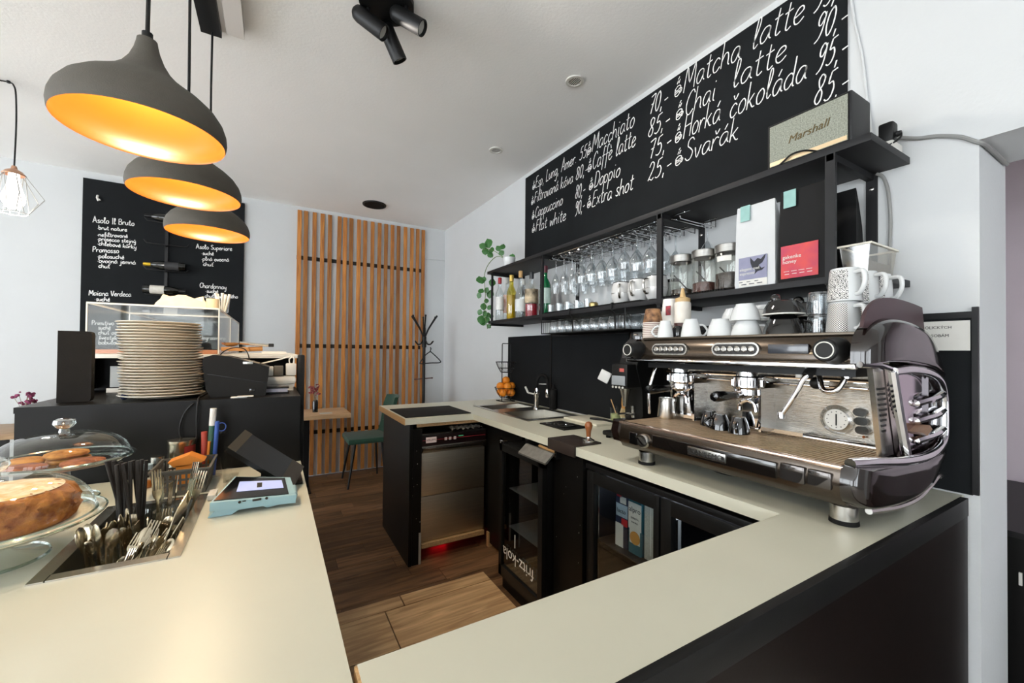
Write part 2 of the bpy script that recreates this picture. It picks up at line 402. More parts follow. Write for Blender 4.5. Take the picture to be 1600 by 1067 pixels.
struct('ceiling', MB().box(-6.6, 4.0, -3.6, 5.0, CH, CH+.12), CEIL)
struct('wall_far', MB().box(-6.6, XW, YF, YF+.12, 0, CH), WALL)
struct('wall_right', MB().box(XW, 2.157, .36, 5.02, 0, CH).box(XW, 2.157, -1.1, .36, 2.02, CH).box(XW, 2.157, -3.6, -1.1, 0, CH), WALL)
struct('wall_beyond', MB().box(3.3, 3.4, -2.5, 3.0, 0, CH), PINKWALL)
struct('wall_left', MB().box(-6.6, -6.5, -3.6, 5.02, 0, .2).box(-6.6, -6.5, -3.6, 5.02, 2.80, CH).box(-6.6, -6.5, -3.6, -2.2, .2, 2.80)
       .box(-6.6, -6.5, 4.4, 5.02, .2, 2.80).box(-6.6, -6.5, 1.0, 1.3, .2, 2.80), WALL)
struct('wall_back', MB().box(-6.6, XW, -3.6, -3.5, 0, .4).box(-6.6, XW, -3.6, -3.5, 2.5, CH).box(-6.6, -5.4, -3.6, -3.5, .4, 2.5)
       .box(-.9, XW, -3.6, -3.5, .4, 2.5).box(-3.2, -2.9, -3.6, -3.5, .4, 2.5), WALL)
struct('window_1', MB().box(-5.4, -3.2, -3.57, -3.53, .4, .46).box(-5.4, -3.2, -3.57, -3.53, 2.44, 2.5).box(-5.4, -5.34, -3.57, -3.53, .46, 2.44)
       .box(-3.26, -3.2, -3.57, -3.53, .46, 2.44).box(-4.33, -4.27, -3.57, -3.53, .46, 2.44), BLACKM)
struct('window_4', MB().box(-2.9, -.9, -3.57, -3.53, .4, .46).box(-2.9, -.9, -3.57, -3.53, 2.44, 2.5).box(-2.9, -2.84, -3.57, -3.53, .46, 2.44)
       .box(-.96, -.9, -3.57, -3.53, .46, 2.44).box(-1.93, -1.87, -3.57, -3.53, .46, 2.44), BLACKM)
for i, (a, b) in enumerate(((-2.2, 1.0), (1.3, 4.4))):
    m = (a+b)/2
    struct('window_%d' % (i+2), MB().box(-6.57, -6.53, a, b, .2, .26).box(-6.57, -6.53, a, b, 2.74, 2.80).box(-6.57, -6.53, a, a+.06, .26, 2.74)
           .box(-6.57, -6.53, b-.06, b, .26, 2.74).box(-6.57, -6.53, m-.03, m+.03, .26, 2.74), BLACKM)
struct('wall_light_block', MB().box(2.157, 3.4, -2.6, -2.5, 0, .5).box(2.157, 3.4, -2.6, -2.5, 2.2, CH).box(2.157, 2.5, -2.6, -2.5, .5, 2.2).box(3.0, 3.4, -2.6, -2.5, .5, 2.2).box(2.157, 3.4, 3.0, 3.1, 0, CH), WALL)  # unseen walls added to cut the daylight on the pink wall
# plaster patch under the ceiling corner and the painted wall strip
struct('trim_1', MB().prism([(1.55, 2.49), (1.80, 2.50), (1.846, 2.505), (1.846, 2.52), (1.55, 2.50)], 4.885, 4.9, 'Y'), WALL)

# raised platform of pale wood-look tiles
pf = thing('raised_platform', 'low platform clad in pale wood-look tiles behind the bar', 'platform', (.5, 1.4, 0))
part('base', MB().box(.10, 1.115, .6, 2.235, 0, .02), mat('platform_base', '2a1d14', .7, var=.2), pf, True)
joints = [(2.137, 2.233, (.102, .608, 1.113)), (1.837, 2.133, (.102, .507, 1.113)), (1.537, 1.833, (.102, .31, .81, 1.113)), (1.237, 1.533, (.102, .507, 1.113)), (.9, 1.233, (.102, .31, .81, 1.113))]
for (a, b, xs) in joints:
    for i in range(len(xs)-1):
        o = part('tile', MB().box(xs[i]+.003, xs[i+1]-.003, a, b, .018, .03+random.uniform(-.001, .001)), TILEL, pf, True)

# wooden slat screen with black battens
ss = thing('slat_screen', 'oak slat screen on the far wall held by black battens', 'wall panel', (.9, 4.86, 0))
sx = [0.188, 0.258, 0.34, 0.419, 0.493, 0.56, 0.645, 0.714, 0.787, 0.864, 0.943, 1.014, 1.092, 1.171, 1.242, 1.321, 1.397, 1.472, 1.544]
for i, x in enumerate(sx):
    o = part('slat', MB().box(-.02, .02, -.008, .008, 0, 2.825), SLAT, ss)
    o.location = (x+.02-.9, .0225, .016)
    if i == 5: o.rotation_euler = (0, math.radians(.55), 0); o.location.x += .0
    else: o.rotation_euler = (0, math.radians(random.uniform(-.12, .12)), 0)
for z in (2.34, 1.40, .472):
    part('batten', MB().box(.19, 1.58, 4.8908, 4.8995, z-.021, z+.021), BLACKM, ss, True)

# ================================================================ chalkboards
cb = thing('menu_chalkboard', 'long black menu chalkboard above the shelf listing coffee prices', 'chalkboard', (1.84, 1.83, 2.03))
part('panel', MB().box(1.840, 1.8485, .690, 2.966, 2.035, 2.845), BOARD, cb, True)
RT = [('@Esp, Lung, Amer. 55,-', 2.854, 2.707, 2.122, 2.712, 0.095),('@Filtrovaná káva 80,-', 2.872, 2.589, 2.16, 2.582, 0.095),('@Cappuccino', 2.86, 2.462, 2.439, 2.461, 0.095),('80,-', 2.292, 2.45, 2.185, 2.45, 0.1),('@Flat white', 2.858, 2.349, 2.399, 2.331, 0.1),('90,-', 2.29, 2.335, 2.187, 2.339, 0.1),('@Macchiato', 2.168, 2.714, 1.74, 2.714, 0.12),('@Caffè latte', 2.16, 2.596, 1.729, 2.594, 0.12),('@Doppio', 2.145, 2.467, 1.855, 2.461, 0.11),('@Extra shot', 2.164, 2.346, 1.747, 2.336, 0.11),('70,-', 1.629, 2.724, 1.5, 2.72, 0.11),('85,-', 1.637, 2.599, 1.487, 2.594, 0.11),('75,-', 1.627, 2.467, 1.474, 2.473, 0.11),('25,-', 1.635, 2.343, 1.473, 2.348, 0.11),('@Matcha', 1.459, 2.73, 1.098, 2.728, 0.135),('latte', 1.044, 2.729, 0.835, 2.718, 0.135),('95,-', 0.798, 2.726, 0.7, 2.715, 0.108),('@Chai', 1.45, 2.601, 1.22, 2.596, 0.13),('latte', 1.133, 2.6, 0.9, 2.597, 0.13),('90,-', 0.798, 2.603, 0.692, 2.597, 0.108),('@Horká', 1.454, 2.482, 1.195, 2.48, 0.13),('čokoláda', 1.147, 2.471, 0.825, 2.472, 0.13),('95,-', 0.791, 2.481, 0.69, 2.479, 0.108),('@Svařák', 1.453, 2.361, 1.105, 2.356, 0.12),('85,-', 0.801, 2.347, 0.688, 2.345, 0.12)]
for s, y0, z0, y1, z1, h in RT:
    w = .0048 if y0 < 1.5 else .0056
    chalk_line(s, (1.8392, y0, z0), (1.8392, y1, z1), h*.9, (-1, 0, 0), w, cb)
wb = thing('wine_chalkboard', 'tall black chalkboard on the far wall listing wines', 'chalkboard', (-.86, 4.88, .9))
part('panel', MB().box(-1.439, -.277, 4.872, 4.8995, .95, 2.818), BOARD, wb, True)
part('hook', MB().tube([(-1.345, 4.872, 2.68), (-1.345, 4.86, 2.66), (-1.338, 4.86, 2.635), (-1.325, 4.86, 2.645)], .009), WHITEP, wb, True)
WT = [('Asolo Il Bruto', -1.372, 2.444, -1.102, 2.457, 0.06),('·brut nature', -1.343, 2.387, -1.15, 2.398, 0.042),('·nefiltrované', -1.342, 2.326, -1.144, 2.343, 0.042),('·prosecco stejný', -1.341, 2.29, -1.09, 2.303, 0.042),('·chlebové kůrky', -1.341, 2.251, -1.085, 2.252, 0.042),('Promosso', -1.369, 2.189, -1.2, 2.197, 0.055),('·polosuché', -1.339, 2.139, -1.165, 2.149, 0.045),('·ovocná jemná', -1.338, 2.099, -1.087, 2.111, 0.045),('chuť', -1.329, 2.056, -1.257, 2.057, 0.045),('Maiana Verdeca', -1.386, 1.811, -1.113, 1.818, 0.055),('·suché', -1.349, 1.767, -1.253, 1.767, 0.045),('Primitivo', -1.364, 1.554, -1.223, 1.559, 0.05),('suché', -1.322, 1.519, -1.244, 1.519, 0.045),('chuť os', -1.322, 1.475, -1.205, 1.478, 0.045),('švestek', -1.319, 1.433, -1.2, 1.43, 0.045),('bobulové', -1.319, 1.39, -1.17, 1.391, 0.045),('Asolo Superiore', -0.657, 2.313, -0.374, 2.328, 0.05),('·suché', -0.614, 2.258, -0.52, 2.264, 0.045),('·plná ovocná', -0.614, 2.203, -0.397, 2.219, 0.045),('chuť', -0.6, 2.155, -0.521, 2.158, 0.045),('Chardonnay', -0.624, 1.944, -0.415, 1.944, 0.055),('·suché', -0.579, 1.899, -0.479, 1.901, 0.045),('chuť exotického', -0.584, 1.851, -0.32, 1.863, 0.042),('Negroamaro', -0.617, 1.449, -0.416, 1.448, 0.045)]
for s, x0, z0, x1, z1, h in WT:
    chalk_line(s, (x0, 4.8712, z0), (x1, 4.8712, z1), h*.82, (0, -1, 0), .0058, wb, slant=.05)

# wine rack with bottles
wr = thing('wine_rack', 'black metal wall rack holding wine bottles on the wine chalkboard', 'wine rack', (-.87, 4.87, 1.2))
part('rail', MB().box(-.885, -.862, 4.855, 4.8708, 1.5, 2.62), BLACKM, wr, True)
for z in (2.50, 2.30, 2.065, 1.84, 1.64):
    part('arm', MB().tube([(-1.02, 4.80, z+.035), (-1.0, 4.80, z+.005), (-.87, 4.80, z), (-.72, 4.80, z), (-.70, 4.80, z+.02)], .006), BLACKM, wr, True)
    part('bracket', MB().box(-.88, -.867, 4.795, 4.86, z-.006, z+.004), BLACKM, wr, True)
def wine_bottle(name, loc, lab, flip, cap, labelmat):
    t = thing(name, lab, 'bottle', loc, group='wine bottles on the wall rack')
    s = 1 if flip else -1
    prof = [(.0, 0), (.036, .002), (.038, .01), (.038, .19), (.030, .225), (.015, .25), (.0145, .30)]
    part('body', MB().lathe([(r, s*(z-.15)) for r, z in prof], 18, axis='X'), mat('dark_bottle_glass', '0d100d', .08, coat=.5), t)
    part('capsule', MB().lathe([(.0155, s*(.075)), (.0158, s*.15), (0, s*.151)], 14, axis='X'), cap, t)
    part('paper_label', MB().lathe([(.0386, s*-.10), (.0386, s*.0)], 18, axis='X'), labelmat, t)
GOLD = mat('gold_foil', 'c9a52a', .35, metal=.6); DKCAP = mat('dark_foil', '1b1b1d', .4, metal=.4); SILV = mat('silver_foil', 'b9bbc0', .35, metal=.6)
DLAB = mat('dark_label', '2c2c2e', .6); WLAB = mat('pale_label', 'd8d3c9', .7, var=.1, scale=60)
wine_bottle('wine_bottle', (-.87, 4.80, 2.545), 'dark wine bottle on the topmost arm of the wall rack', False, DKCAP, DLAB)
wine_bottle('wine_bottle', (-.87, 4.80, 2.112), 'wine bottle with a gold foil neck on the wall rack', False, GOLD, DLAB)
wine_bottle('wine_bottle', (-.87, 4.80, 1.888), 'wine bottle with a pale label lying neck right on the wall rack', True, DKCAP, WLAB)
wine_bottle('wine_bottle', (-.87, 4.80, 1.688), 'wine bottle with a silver foil neck lowest on the wall rack', False, SILV, WLAB)

# ================================================================ backsplash, sign
bs = thing('backsplash', 'black panel backsplash on the wall behind the sink and machine', 'wall panel', (1.845, 1.8, .93))
part('panel', MB().box(1.843, 1.849, 2.57, 3.245, .932, 1.493), BOARD, bs, True)
part('panel', MB().box(1.843, 1.849, .375, 2.566, .936, 1.497), BOARD, bs, True)
part('edge_strip', MB().box(1.836, 1.849, .361, .3745, .94, 1.51), BLACKM, bs, True)
part('edge_strip', MB().box(1.840, 1.8425, .375, 2.566, 1.478, 1.497), BLACKM, bs, True)
part('joint_strip', MB().box(1.838, 1.8425, 2.562, 2.574, .935, 1.494), BLACKM, bs, True)
sg = thing('paper_notice', 'white paper notice taped on the black panel behind the machine', 'sign', (1.839, .55, 1.37))
part('sheet', MB().box(1.8385, 1.8395, .378, .72, 1.377, 1.470), PAPER, sg, True)
TXT = mat('print_black', '161616', .7)
print_text('ALKOHOLICKÝCH', .0125, frame((1.838, .417, 1.446), (0, -1, 0), (0, 0, 1)), 'lettering', TXT, sg, 'RIGHT')
print_text('OSOBÁM', .0125, frame((1.838, .423, 1.420), (0, -1, 0), (0, 0, 1)), 'lettering', TXT, sg, 'RIGHT')

# ================================================================ bar counters
TOP = .93
rc = thing('back_counter', 'cream L-shaped worktop with a sink along the right wall', 'counter', (1.4, 1.8, 0))
mb = MB()
BX = (1.385, 1.745); B1 = (2.665, 2.895); B2 = (2.185, 2.52)
z0, z1 = .892, .93
mb.box(1.185, BX[0], .395, 3.275, z0, z1).box(BX[1], 1.848, .395, 3.275, z0, z1)
for a, b in ((.395, B2[0]), (B2[1], B1[0]), (B1[1], 3.275)): mb.box(BX[0], BX[1], a, b, z0, z1)
mb.box(.716, 1.185, 2.557, 3.275, z0, z1)
part('worktop', mb, COUNTER, rc, True)
part('edge_band', MB().box(.711, .716, 2.558, 3.274, z0, z1), CHIP, rc, True, label='raw wooden end edge')
part('batten', MB().box(.80, 1.30, 2.58, 2.60, .868, .892), CHIP, rc, True)
part('side_panel', MB().box(.745, .765, 2.555, 3.26, 0, z0), BLACKG if False else BLACK, rc, True)
part('side_panel', MB().box(.768, .826, 2.560, 3.2, 0, .86), BLACK, rc, True)
part('plinth_leg', MB().box(.812, .828, 2.556, 2.559, .0, .20), mat('pale_strip', 'a9a49a', .6, var=.2), rc, True)
part('filler_panel', MB().box(1.315, 1.335, 2.13, 2.62, .03, .885), BLACK, rc, True)
part('filler_foot', MB().box(1.305, 1.335, 2.55, 2.58, .0, .10), CHIP, rc, True)
part('divider_panel', MB().box(1.20, 1.84, 1.425, 1.64, 0, .885), BLACK, rc, True)
part('back_panel', MB().box(1.80, 1.846, .62, 3.2, 0, .885), BLACK, rc, True)
part('back_panel', MB().box(.767, 1.846, 3.21, 3.23, 0, .885), BLACK, rc, True)
for i in range(7):
    yy = random.uniform(1.44, 1.62); zz = random.uniform(.2, .8)
    part('chip_mark', MB().sphere((1.1995, yy, zz), random.uniform(.001, .002), 6, 4, (.2, 1, 1.3)), PAPER, rc, True)
for i in range(14):
    xx = random.choice((random.uniform(.77, .826), random.uniform(.745, .766))); zz = random.uniform(.25, .75)
    part('chip_mark', MB().sphere((xx, 2.5555 if xx < .766 else 2.5595, zz), random.uniform(.001, .0022), 6, 4, (1, .2, 1.4)), PAPER, rc, True)
sk = thing('sink', 'double stainless steel sink set into the cream worktop', 'sink', (1.57, 2.53, .93))
mb = MB()
mb.box(1.358, BX[0]+.004, 2.137, 2.935, .9302, .9335).box(BX[1]-.004, 1.79, 2.137, 2.935, .9302, .9335)
for a, b in ((2.137, B2[0]+.004), (B2[1]-.004, B1[0]+.004), (B1[1]-.004, 2.935)): mb.box(BX[0], BX[1], a, b, .9302, .9335)
part('rim', mb, STEELH, sk, True)
def bowl(x0, x1, y0, y1, zt, zb, r=.0):
    mb = MB(); e = .03
    t = [(x0, y0, zt), (x1, y0, zt), (x1, y1, zt), (x0, y1, zt)]; b = [(x0+e, y0+e, zb), (x1-e, y0+e, zb), (x1-e, y1-e, zb), (x0+e, y1-e, zb)]
    mid = [(x0+.006, y0+.006, zb+.03), (x1-.006, y0+.006, zb+.03), (x1-.006, y1-.006, zb+.03), (x0+.006, y1-.006, zb+.03)]
    vs = t+mid+b
    fs = [(i, (i+1) % 4, 4+(i+1) % 4, 4+i) for i in range(4)]+[(4+i, 4+(i+1) % 4, 8+(i+1) % 4, 8+i) for i in range(4)]+[(8, 9, 10, 11)]
    return mb.add(vs, fs)
part('bowl', bowl(BX[0]+.002, BX[1]-.002, B2[0]+.002, B2[1]-.002, .932, .78), STEELH, sk, True)
part('bowl', bowl(BX[0]+.002, BX[1]-.002, B1[0]+.002, B1[1]-.002, .932, .80), STEELH, sk, True)
part('drain', MB().cyl((1.565, 2.35, 0), .03, .781, .784), CHROME, sk, True)
part('drain', MB().cyl((1.565, 2.78, 0), .03, .801, .804), CHROME, sk, True)

pc = thing('front_counter', 'cream front bar worktop with dark brown panel and black edge', 'counter', (.65, .48, 0))
part('worktop', MB().box(.104, 1.1835, .3945, .591, z0, z1+.0015), COUNTER, pc, True)
part('edge_band', MB().box(.1, .104, .3945, .591, z0, z1), CHIP, pc, True)
part('black_edge', MB().box(.1, 1.811, .377, .3942, .88, .9325, .001), BLACKG if False else BLACKP, pc, True)
part('front_panel', MB().box(.1, 1.811, .379, .3935, 0, .879), BROWN, pc, True)
part('inner_panel', MB().box(.12, 1.2, .57, .585, 0, .89), BLACK, pc, True)
part('end_panel', MB().box(1.80, 1.8105, .3945, .62, 0, .89), BROWN, pc, True)

lc = thing('order_counter', 'cream order counter with sunken cutlery tray beside the cake stands', 'counter', (-.6, 1.1, 0))
mb = MB(); HX = (-.358, -.182); HY = (1.10, 1.475)
mb.box(-1.9, HX[0], .39, 1.784, z0, z1).box(HX[1], .094, .39, 1.784, z0, z1).box(HX[0], HX[1], .39, HY[0], z0, z1).box(HX[0], HX[1], HY[1], 1.784, z0, z1)
part('worktop', mb, COUNTERL, lc, True)
part('cabinet_body', MB().box(-1.88, -.40, .44, 1.782, 0, .891).box(-.40, -.15, .44, 1.782, 0, .78).box(-.15, .075, .44, 1.782, 0, .891), BLACK, lc, True)
tr = thing('cutlery_tray', 'stainless steel tray sunk into the order counter', 'tray', (-.27, 1.28, .93))
mb = MB()
mb.box(-.381, HX[0]+.002, 1.076, 1.50, .9302, .933).box(HX[1]-.002, -.161, 1.076, 1.50, .9302, .933).box(HX[0], HX[1], 1.076, HY[0]+.002, .9302, .933).box(HX[0], HX[1], HY[1]-.002, 1.50, .9302, .933)
part('rim', mb, SATIN, tr, True)
part('basin', bowl(HX[0]+.001, HX[1]-.001, HY[0]+.001, HY[1]-.001, .932, .80), SATIN, tr, True)

# raised black bar behind the order counter
hb = thing('raised_bar', 'raised black bar with a white upper ledge behind the cake stands', 'bar', (-.28, 2.0, 0))
part('front_board', MB().box(-.645, .075, 1.793, 1.808, .9, 1.162), BLACK, hb, True)
part('lower_top', MB().box(-.664, .090, 1.786, 2.25, 1.162, 1.18), BLACK, hb, True)
part('end_board', MB().box(-.664, -.645, 1.793, 2.25, .0, 1.162), BLACK, hb, True)
part('end_board', MB().box(.075, .090, 1.793, 2.25, .0, 1.162), BLACK, hb, True)
part('rear_body', MB().box(-.70, .075, 2.25, 3.42, 0, 1.17), BLACK, hb, True)
part('ledge_back', MB().box(-.70, .09, 2.50, 2.52, 1.1701, 1.318), BLACK, hb, True)
part('ledge_back', MB().box(-.70, .09, 3.36, 3.40, 1.1701, 1.318), BLACK, hb, True)
part('end_post', MB().box(.095, .125, 2.16, 2.26, .0, 1.335, .006), BLACKP, hb, True)
part('ledge_side', MB().box(-.70, -.68, 2.2, 2.52, 1.18, 1.318), BLACK, hb, True)
part('ledge_top', MB().box(-.70, .10, 2.18, 3.43, 1.319, 1.336, .003), WHITEP, hb, True)
part('ledge_lip', MB().box(-.58, -.36, 2.235, 2.245, 1.18, 1.197), WHITEP, hb, True)
# ================================================================ dishwasher
dw = thing('dishwasher', 'undercounter stainless steel dishwasher with black control strip', 'dishwasher', (1.06, 2.85, 0))
part('body', MB().box(.835, 1.295, 2.63, 3.15, .10, .80), BLACKM, dw, True)
cp = part('control_strip', MB().box(.830, 1.297, 2.590, 2.64, .738, .815, .004), mat('control_black', '17090b', .3, coat=.3), dw, True)
part('trim', MB().box(.828, 1.299, 2.586, 2.592, .812, .818).box(.828, 1.299, 2.586, 2.592, .733, .739), SATIN, cp, True)
part('red_line', MB().box(.84, 1.29, 2.5885, 2.5895, .774, .777), mat('red_line', '9a2730', .5), cp, True)
bd = part('badge', MB().box(.862, .934, 2.587, 2.590, .758, .795, .002), mat('badge_pink', 'e6d3cf', .5), cp, True)
print_text('KRUPPS', .019, frame((.898, 2.5865, .770), (1, 0, 0), (0, 0, 1)), 'lettering', mat('badge_text', '5a2230', .6), bd, 'CENTER')
for x in (.99, 1.02, 1.055): part('button', MB().box(x, x+.018, 2.586, 2.59, .765, .785, .002), mat('button_grey', 'b9a9a7', .5), cp, True)
part('indicator', MB().box(1.09, 1.125, 2.587, 2.59, .783, .788), mat('indicator_green', '2f6a4c', .4, emit='3f9a6a', es=.6), cp, True)
part('handle', MB().prism([(2.560, .728), (2.588, .736), (2.60, .70), (2.585, .695), (2.562, .712)], .835, 1.293, 'X'), SATIN, dw, True)
part('door', MB().box(.836, 1.292, 2.596, 2.625, .412, .694, .004), STEEL, dw, True)
part('door', MB().box(.836, 1.292, 2.596, 2.625, .118, .408, .004), STEEL, dw, True)
part('plinth', MB().box(.838, 1.285, 2.575, 2.62, .085, .113), CHIP, dw, True)
for x in (.86, 1.26): part('foot', MB().cyl((x, 2.9, 0), .02, 0, .1, 12), BLACKP, dw, True)
one('red_indicator_box', 'small glowing red light under the dishwasher', 'light', MB().box(1.0, 1.10, 2.82, 2.90, .012, .05, .008).sphere((1.075, 2.815, .042), .022, 12, 8), mat('red_glow', 'd01020', .4, emit='ff1020', es=3.0))
one('dish_cloth', 'pale crumpled cloth lying on top of the dishwasher', 'cloth', (lambda m: m)(MB().add(
    [(1.05+.011*i, 2.60+.02*j+.004*math.sin(i*1.3), .818+.012*abs(math.sin(i*.9+j*1.7))+.008*random.random()) for j in range(6) for i in range(22)],
    [(j*22+i, j*22+i+1, (j+1)*22+i+1, (j+1)*22+i) for j in range(5) for i in range(21)])), mat('cloth_grey', 'c3bcb0', .9, var=.2, scale=40))

# ================================================================ narrow drinks cooler with glass door
fc = thing('drinks_cooler', 'narrow black drinks cooler with a glass door under the worktop', 'fridge', (1.45, 1.88, 0))
Y0, Y1 = 1.655, 2.095
part('cabinet', MB().box(1.79, 1.80, Y0, Y1, .08, .83).box(1.17, 1.80, Y0, Y0+.012, 0.08, .83).box(1.17, 1.80, Y1-.012, Y1, .08, .83).box(1.17, 1.80, Y0, Y1, .818, .83).box(1.17, 1.80, Y0, Y1, .06, .09), BLACKP, fc, True)
part('plinth', MB().box(1.165, 1.78, Y0+.005, Y1-.005, .0, .075), BLACKP, fc, True)
dr = part('door', MB().box(1.14, 1.168, Y0, Y0+.038, .08, .828).box(1.14, 1.168, Y1-.03, Y1, .08, .828).box(1.14, 1.168, Y0, Y1, .79, .828).box(1.14, 1.168, Y0, Y1, .08, .14), BLACKP, fc, True)
part('pane', MB().box(1.150, 1.152, Y0+.03, Y1-.025, .13, .80), PANE, dr, True)
part('hinge', MB().box(1.142, 1.18, Y1-.03, Y1+.004, .829, .845, .003).cyl((1.15, Y1-.01, 0), .006, .845, .862, 10), CHROME, fc, True)
for z in (.34, .56): part('shelf', MB().box(1.20, 1.78, Y0+.014, Y1-.014, z, z+.006), mat('shelf_wire', '8b8d8c', .4, metal=.6), fc, True)
print_text('fritz-kola', .088, frame((1.1395, 1.725, .262), (0, 1, 0), (0, 0, -1)), 'lettering', mat('white_print', 'e9e9e5', .6), dr)
part('handle', MB().box(1.136, 1.1395, 1.905, 1.911, .30, .37), WHITEP, dr, True)
BRN = mat('brown_carton', '9a7650', .8, var=.2, scale=20)
one('cardboard_box', 'small brown cardboard box on the shelf of the drinks cooler', 'box', MB().box(1.25, 1.40, 1.70, 1.80, .567, .68, .003), BRN)

# steel drawer lip hanging beneath the worktop above the cooler
sd = thing('steel_tool_drawer', 'grey steel tool drawer hanging beneath the worktop above the cooler', 'drawer', (1.2, 1.72, .8))
part('front', MB().prism([(1.118, .832), (1.165, .872), (1.176, .872), (1.126, .826), (1.118, .824)], 1.60, 1.85, 'Y'), mat('galvanised', '9b9a94', .4, metal=.8, var=.25, scale=30), sd, True)
part('box', MB().box(1.18, 1.5, 1.59, 1.855, .846, .852).box(1.17, 1.5, 1.585, 1.59, .846, .888).box(1.17, 1.5, 1.855, 1.86, .846, .888), BLACKM, sd, True)
one('wooden_spoon', 'wooden stick lying in the tool drawer', 'spoon', MB().tube([(1.21, 1.62, .864), (1.21, 1.70, .864), (1.22, 1.80, .865)], .008), KRAFT)
one('wooden_brush', 'short wooden brush handle in the tool drawer', 'brush', MB().tube([(1.25, 1.61, .864), (1.26, 1.72, .864)], .010), KRAFT)

# ================================================================ two-door back bar cooler
uc = thing('back_bar_cooler', 'wide black two-door bottle cooler with glass doors', 'fridge', (1.5, 1.0, 0))
part('cabinet', MB().box(1.78, 1.795, .62, 1.42, .05, .86).box(1.245, 1.795, .62, .632, .05, .86).box(1.245, 1.795, 1.408, 1.42, .05, .86).box(1.245, 1.795, .62, 1.42, .848, .86).box(1.245, 1.795, .62, 1.42, .05, .09), mat('cooler_inside', '2b2c2f', .5), uc, True)
part('top_strip', MB().box(1.21, 1.245, .60, 1.42, .845, .868, .003), BLACKM, uc, True)
part('plinth', MB().box(1.25, 1.78, .63, 1.41, 0, .05), BLACKP, uc, True)
for (a, b) in ((1.02, 1.415), (.622, 1.012)):
    d = part('door', MB().box(1.215, 1.243, a, a+.026, .06, .838, .003).box(1.215, 1.243, b-.045, b, .06, .838, .003).box(1.215, 1.243, a+.02, b-.04, .785, .838, .003).box(1.215, 1.243, a+.02, b-.04, .06, .12, .003), BLACKP, uc, True)
    part('pane', MB().box(1.228, 1.230, a+.022, b-.042, .11, .79), PANE, d, True)
    part('side_light', MB().box(1.232, 1.236, b-.058, b-.05, .12, .775), SATIN, d, True)
for z in (.30, .52): part('shelf', MB().box(1.26, 1.77, .64, 1.40, z, z+.006), BLACKM, uc, True)
part('lamp', MB().box(1.30, 1.33, .66, 1.38, .838, .846), mat('cooler_lamp', 'ffffff', .4, emit='e8f0ff', es=9.0), uc, True)
# cartons
def carton(name, label, x, y, w, d, h, base, bands, texts, zb=.526):
    t = thing(name, label, 'carton', (x, y, zb), group='drink cartons in the cooler')
    part('box', MB().box(0, d, -w/2, w/2, 0, h, .003), base, t)
    for (z0, z1, y0, y1, m) in bands: part('panel_print', MB().box(-.0006, 0, -w/2+w*y0, -w/2+w*y1, h*z0, h*z1), m, t)
    for (s, size, z, m) in texts: print_text(s, size, frame((-.0012, 0, h*z), (0, -1, 0), (0, 0, 1)), 'lettering', m, t, 'CENTER', world=False)
NAVY = mat('carton_navy', '27304a', .45); CW = mat('carton_white', 'e4e4dd', .5); CR = mat('carton_red', 'c22f34', .5); CTEAL = mat('carton_teal', '2f6b78', .5)
CG = mat('carton_grey', 'c7c9bf', .55, var=.2, scale=120); COR = mat('carton_oat', 'd69a4c', .5); CBL = mat('carton_lightblue', 'a9c0d4', .5)
DK = mat('carton_dark_text', '1f2733', .6)
carton('milk_carton', 'navy and white milk carton with a red band in the cooler', 1.30, 1.288, .07, .07, .235, NAVY, [(.0, .42, .35, 1, CW), (.55, .78, 0, .95, CBL), (.40, .53, .0, .5, CR), (.9, 1, .5, .9, CR), (.80, .92, .12, .62, CW)], [('lacto', .026, .62, DK)])
carton('oat_drink_carton', 'teal and white plant drink carton with a round oat picture in the cooler', 1.30, 1.213, .07, .07, .24, CTEAL, [(.42, .88, .0, 1, CW), (.18, .42, .1, .9, CW)], [('alpro', .030, .72, DK), ('BARISTA', .011, .60, DK), ('FOR PRO', .009, .53, DK)])
c_ = [o for o in bpy.data.objects if o.name.startswith('oat_drink_carton')][0]
part('oat_picture', MB().cyl((-.001, -.002, .068), .027, -.0012, .0, 24, 'X'), COR, c_)
carton('drink_carton', 'pale grey drink carton with small print beside the oat drink', 1.31, 1.14, .065, .07, .235, CG, [(.1, .95, .46, .52, CW)], [])
carton('drink_carton', 'narrow pale carton with a red lower half in the cooler', 1.31, 1.075, .05, .07, .23, CW, [(.0, .5, .0, 1, CR), (.82, .94, .2, .9, NAVY)], [('5', .02, .84, CW)])

# ================================================================ espresso machine
em = thing('espresso_machine', 'two-group bronze and chrome espresso machine on the cream worktop', 'espresso machine', (1.5, .82, .93))
YA, YB = .452, 1.19
base = [(1.245, .978), (1.205, .992), (1.187, 1.02), (1.183, 1.05), (1.192, 1.082), (1.215, 1.086), (1.72, 1.086), (1.76, 1.04), (1.72, .985), (1.6, .975), (1.4, .972)]
lb = part('lower_body', MB().prism(base, YA, YB, 'Y'), BRONZE, em, True)
part('front_lip', MB().box(1.186, 1.206, YA, YB, 1.081, 1.0905, .002), mat('lip_metal', 'e7c9b4', .22, metal=.9), em, True)
mb = MB().box(1.208, 1.52, YA+.004, YB-.004, 1.0862, 1.0868)
n = 66
for i in range(n):
    yy = YA+.008+(YB-YA-.016)*i/(n-1); mb.box(1.210, 1.515, yy-.0024, yy+.0024, 1.0868, 1.0895)
part('drip_grid', mb, mat('grid_steel', 'd9c3a6', .5, metal=.75, var=.2, scale=40), em, True)
def loft(rings, capA=False, capB=True):
    mb = MB(); n = len(rings[0]); vs = [p for r in rings for p in r]
    fs = [(i*n+k, i*n+(k+1) % n, (i+1)*n+(k+1) % n, (i+1)*n+k) for i in range(len(rings)-1) for k in range(n)]
    if capA: fs.append(tuple(range(n)))
    if capB: fs.append(tuple((len(rings)-1)*n+k for k in range(n)))
    return mb.add(vs, fs)
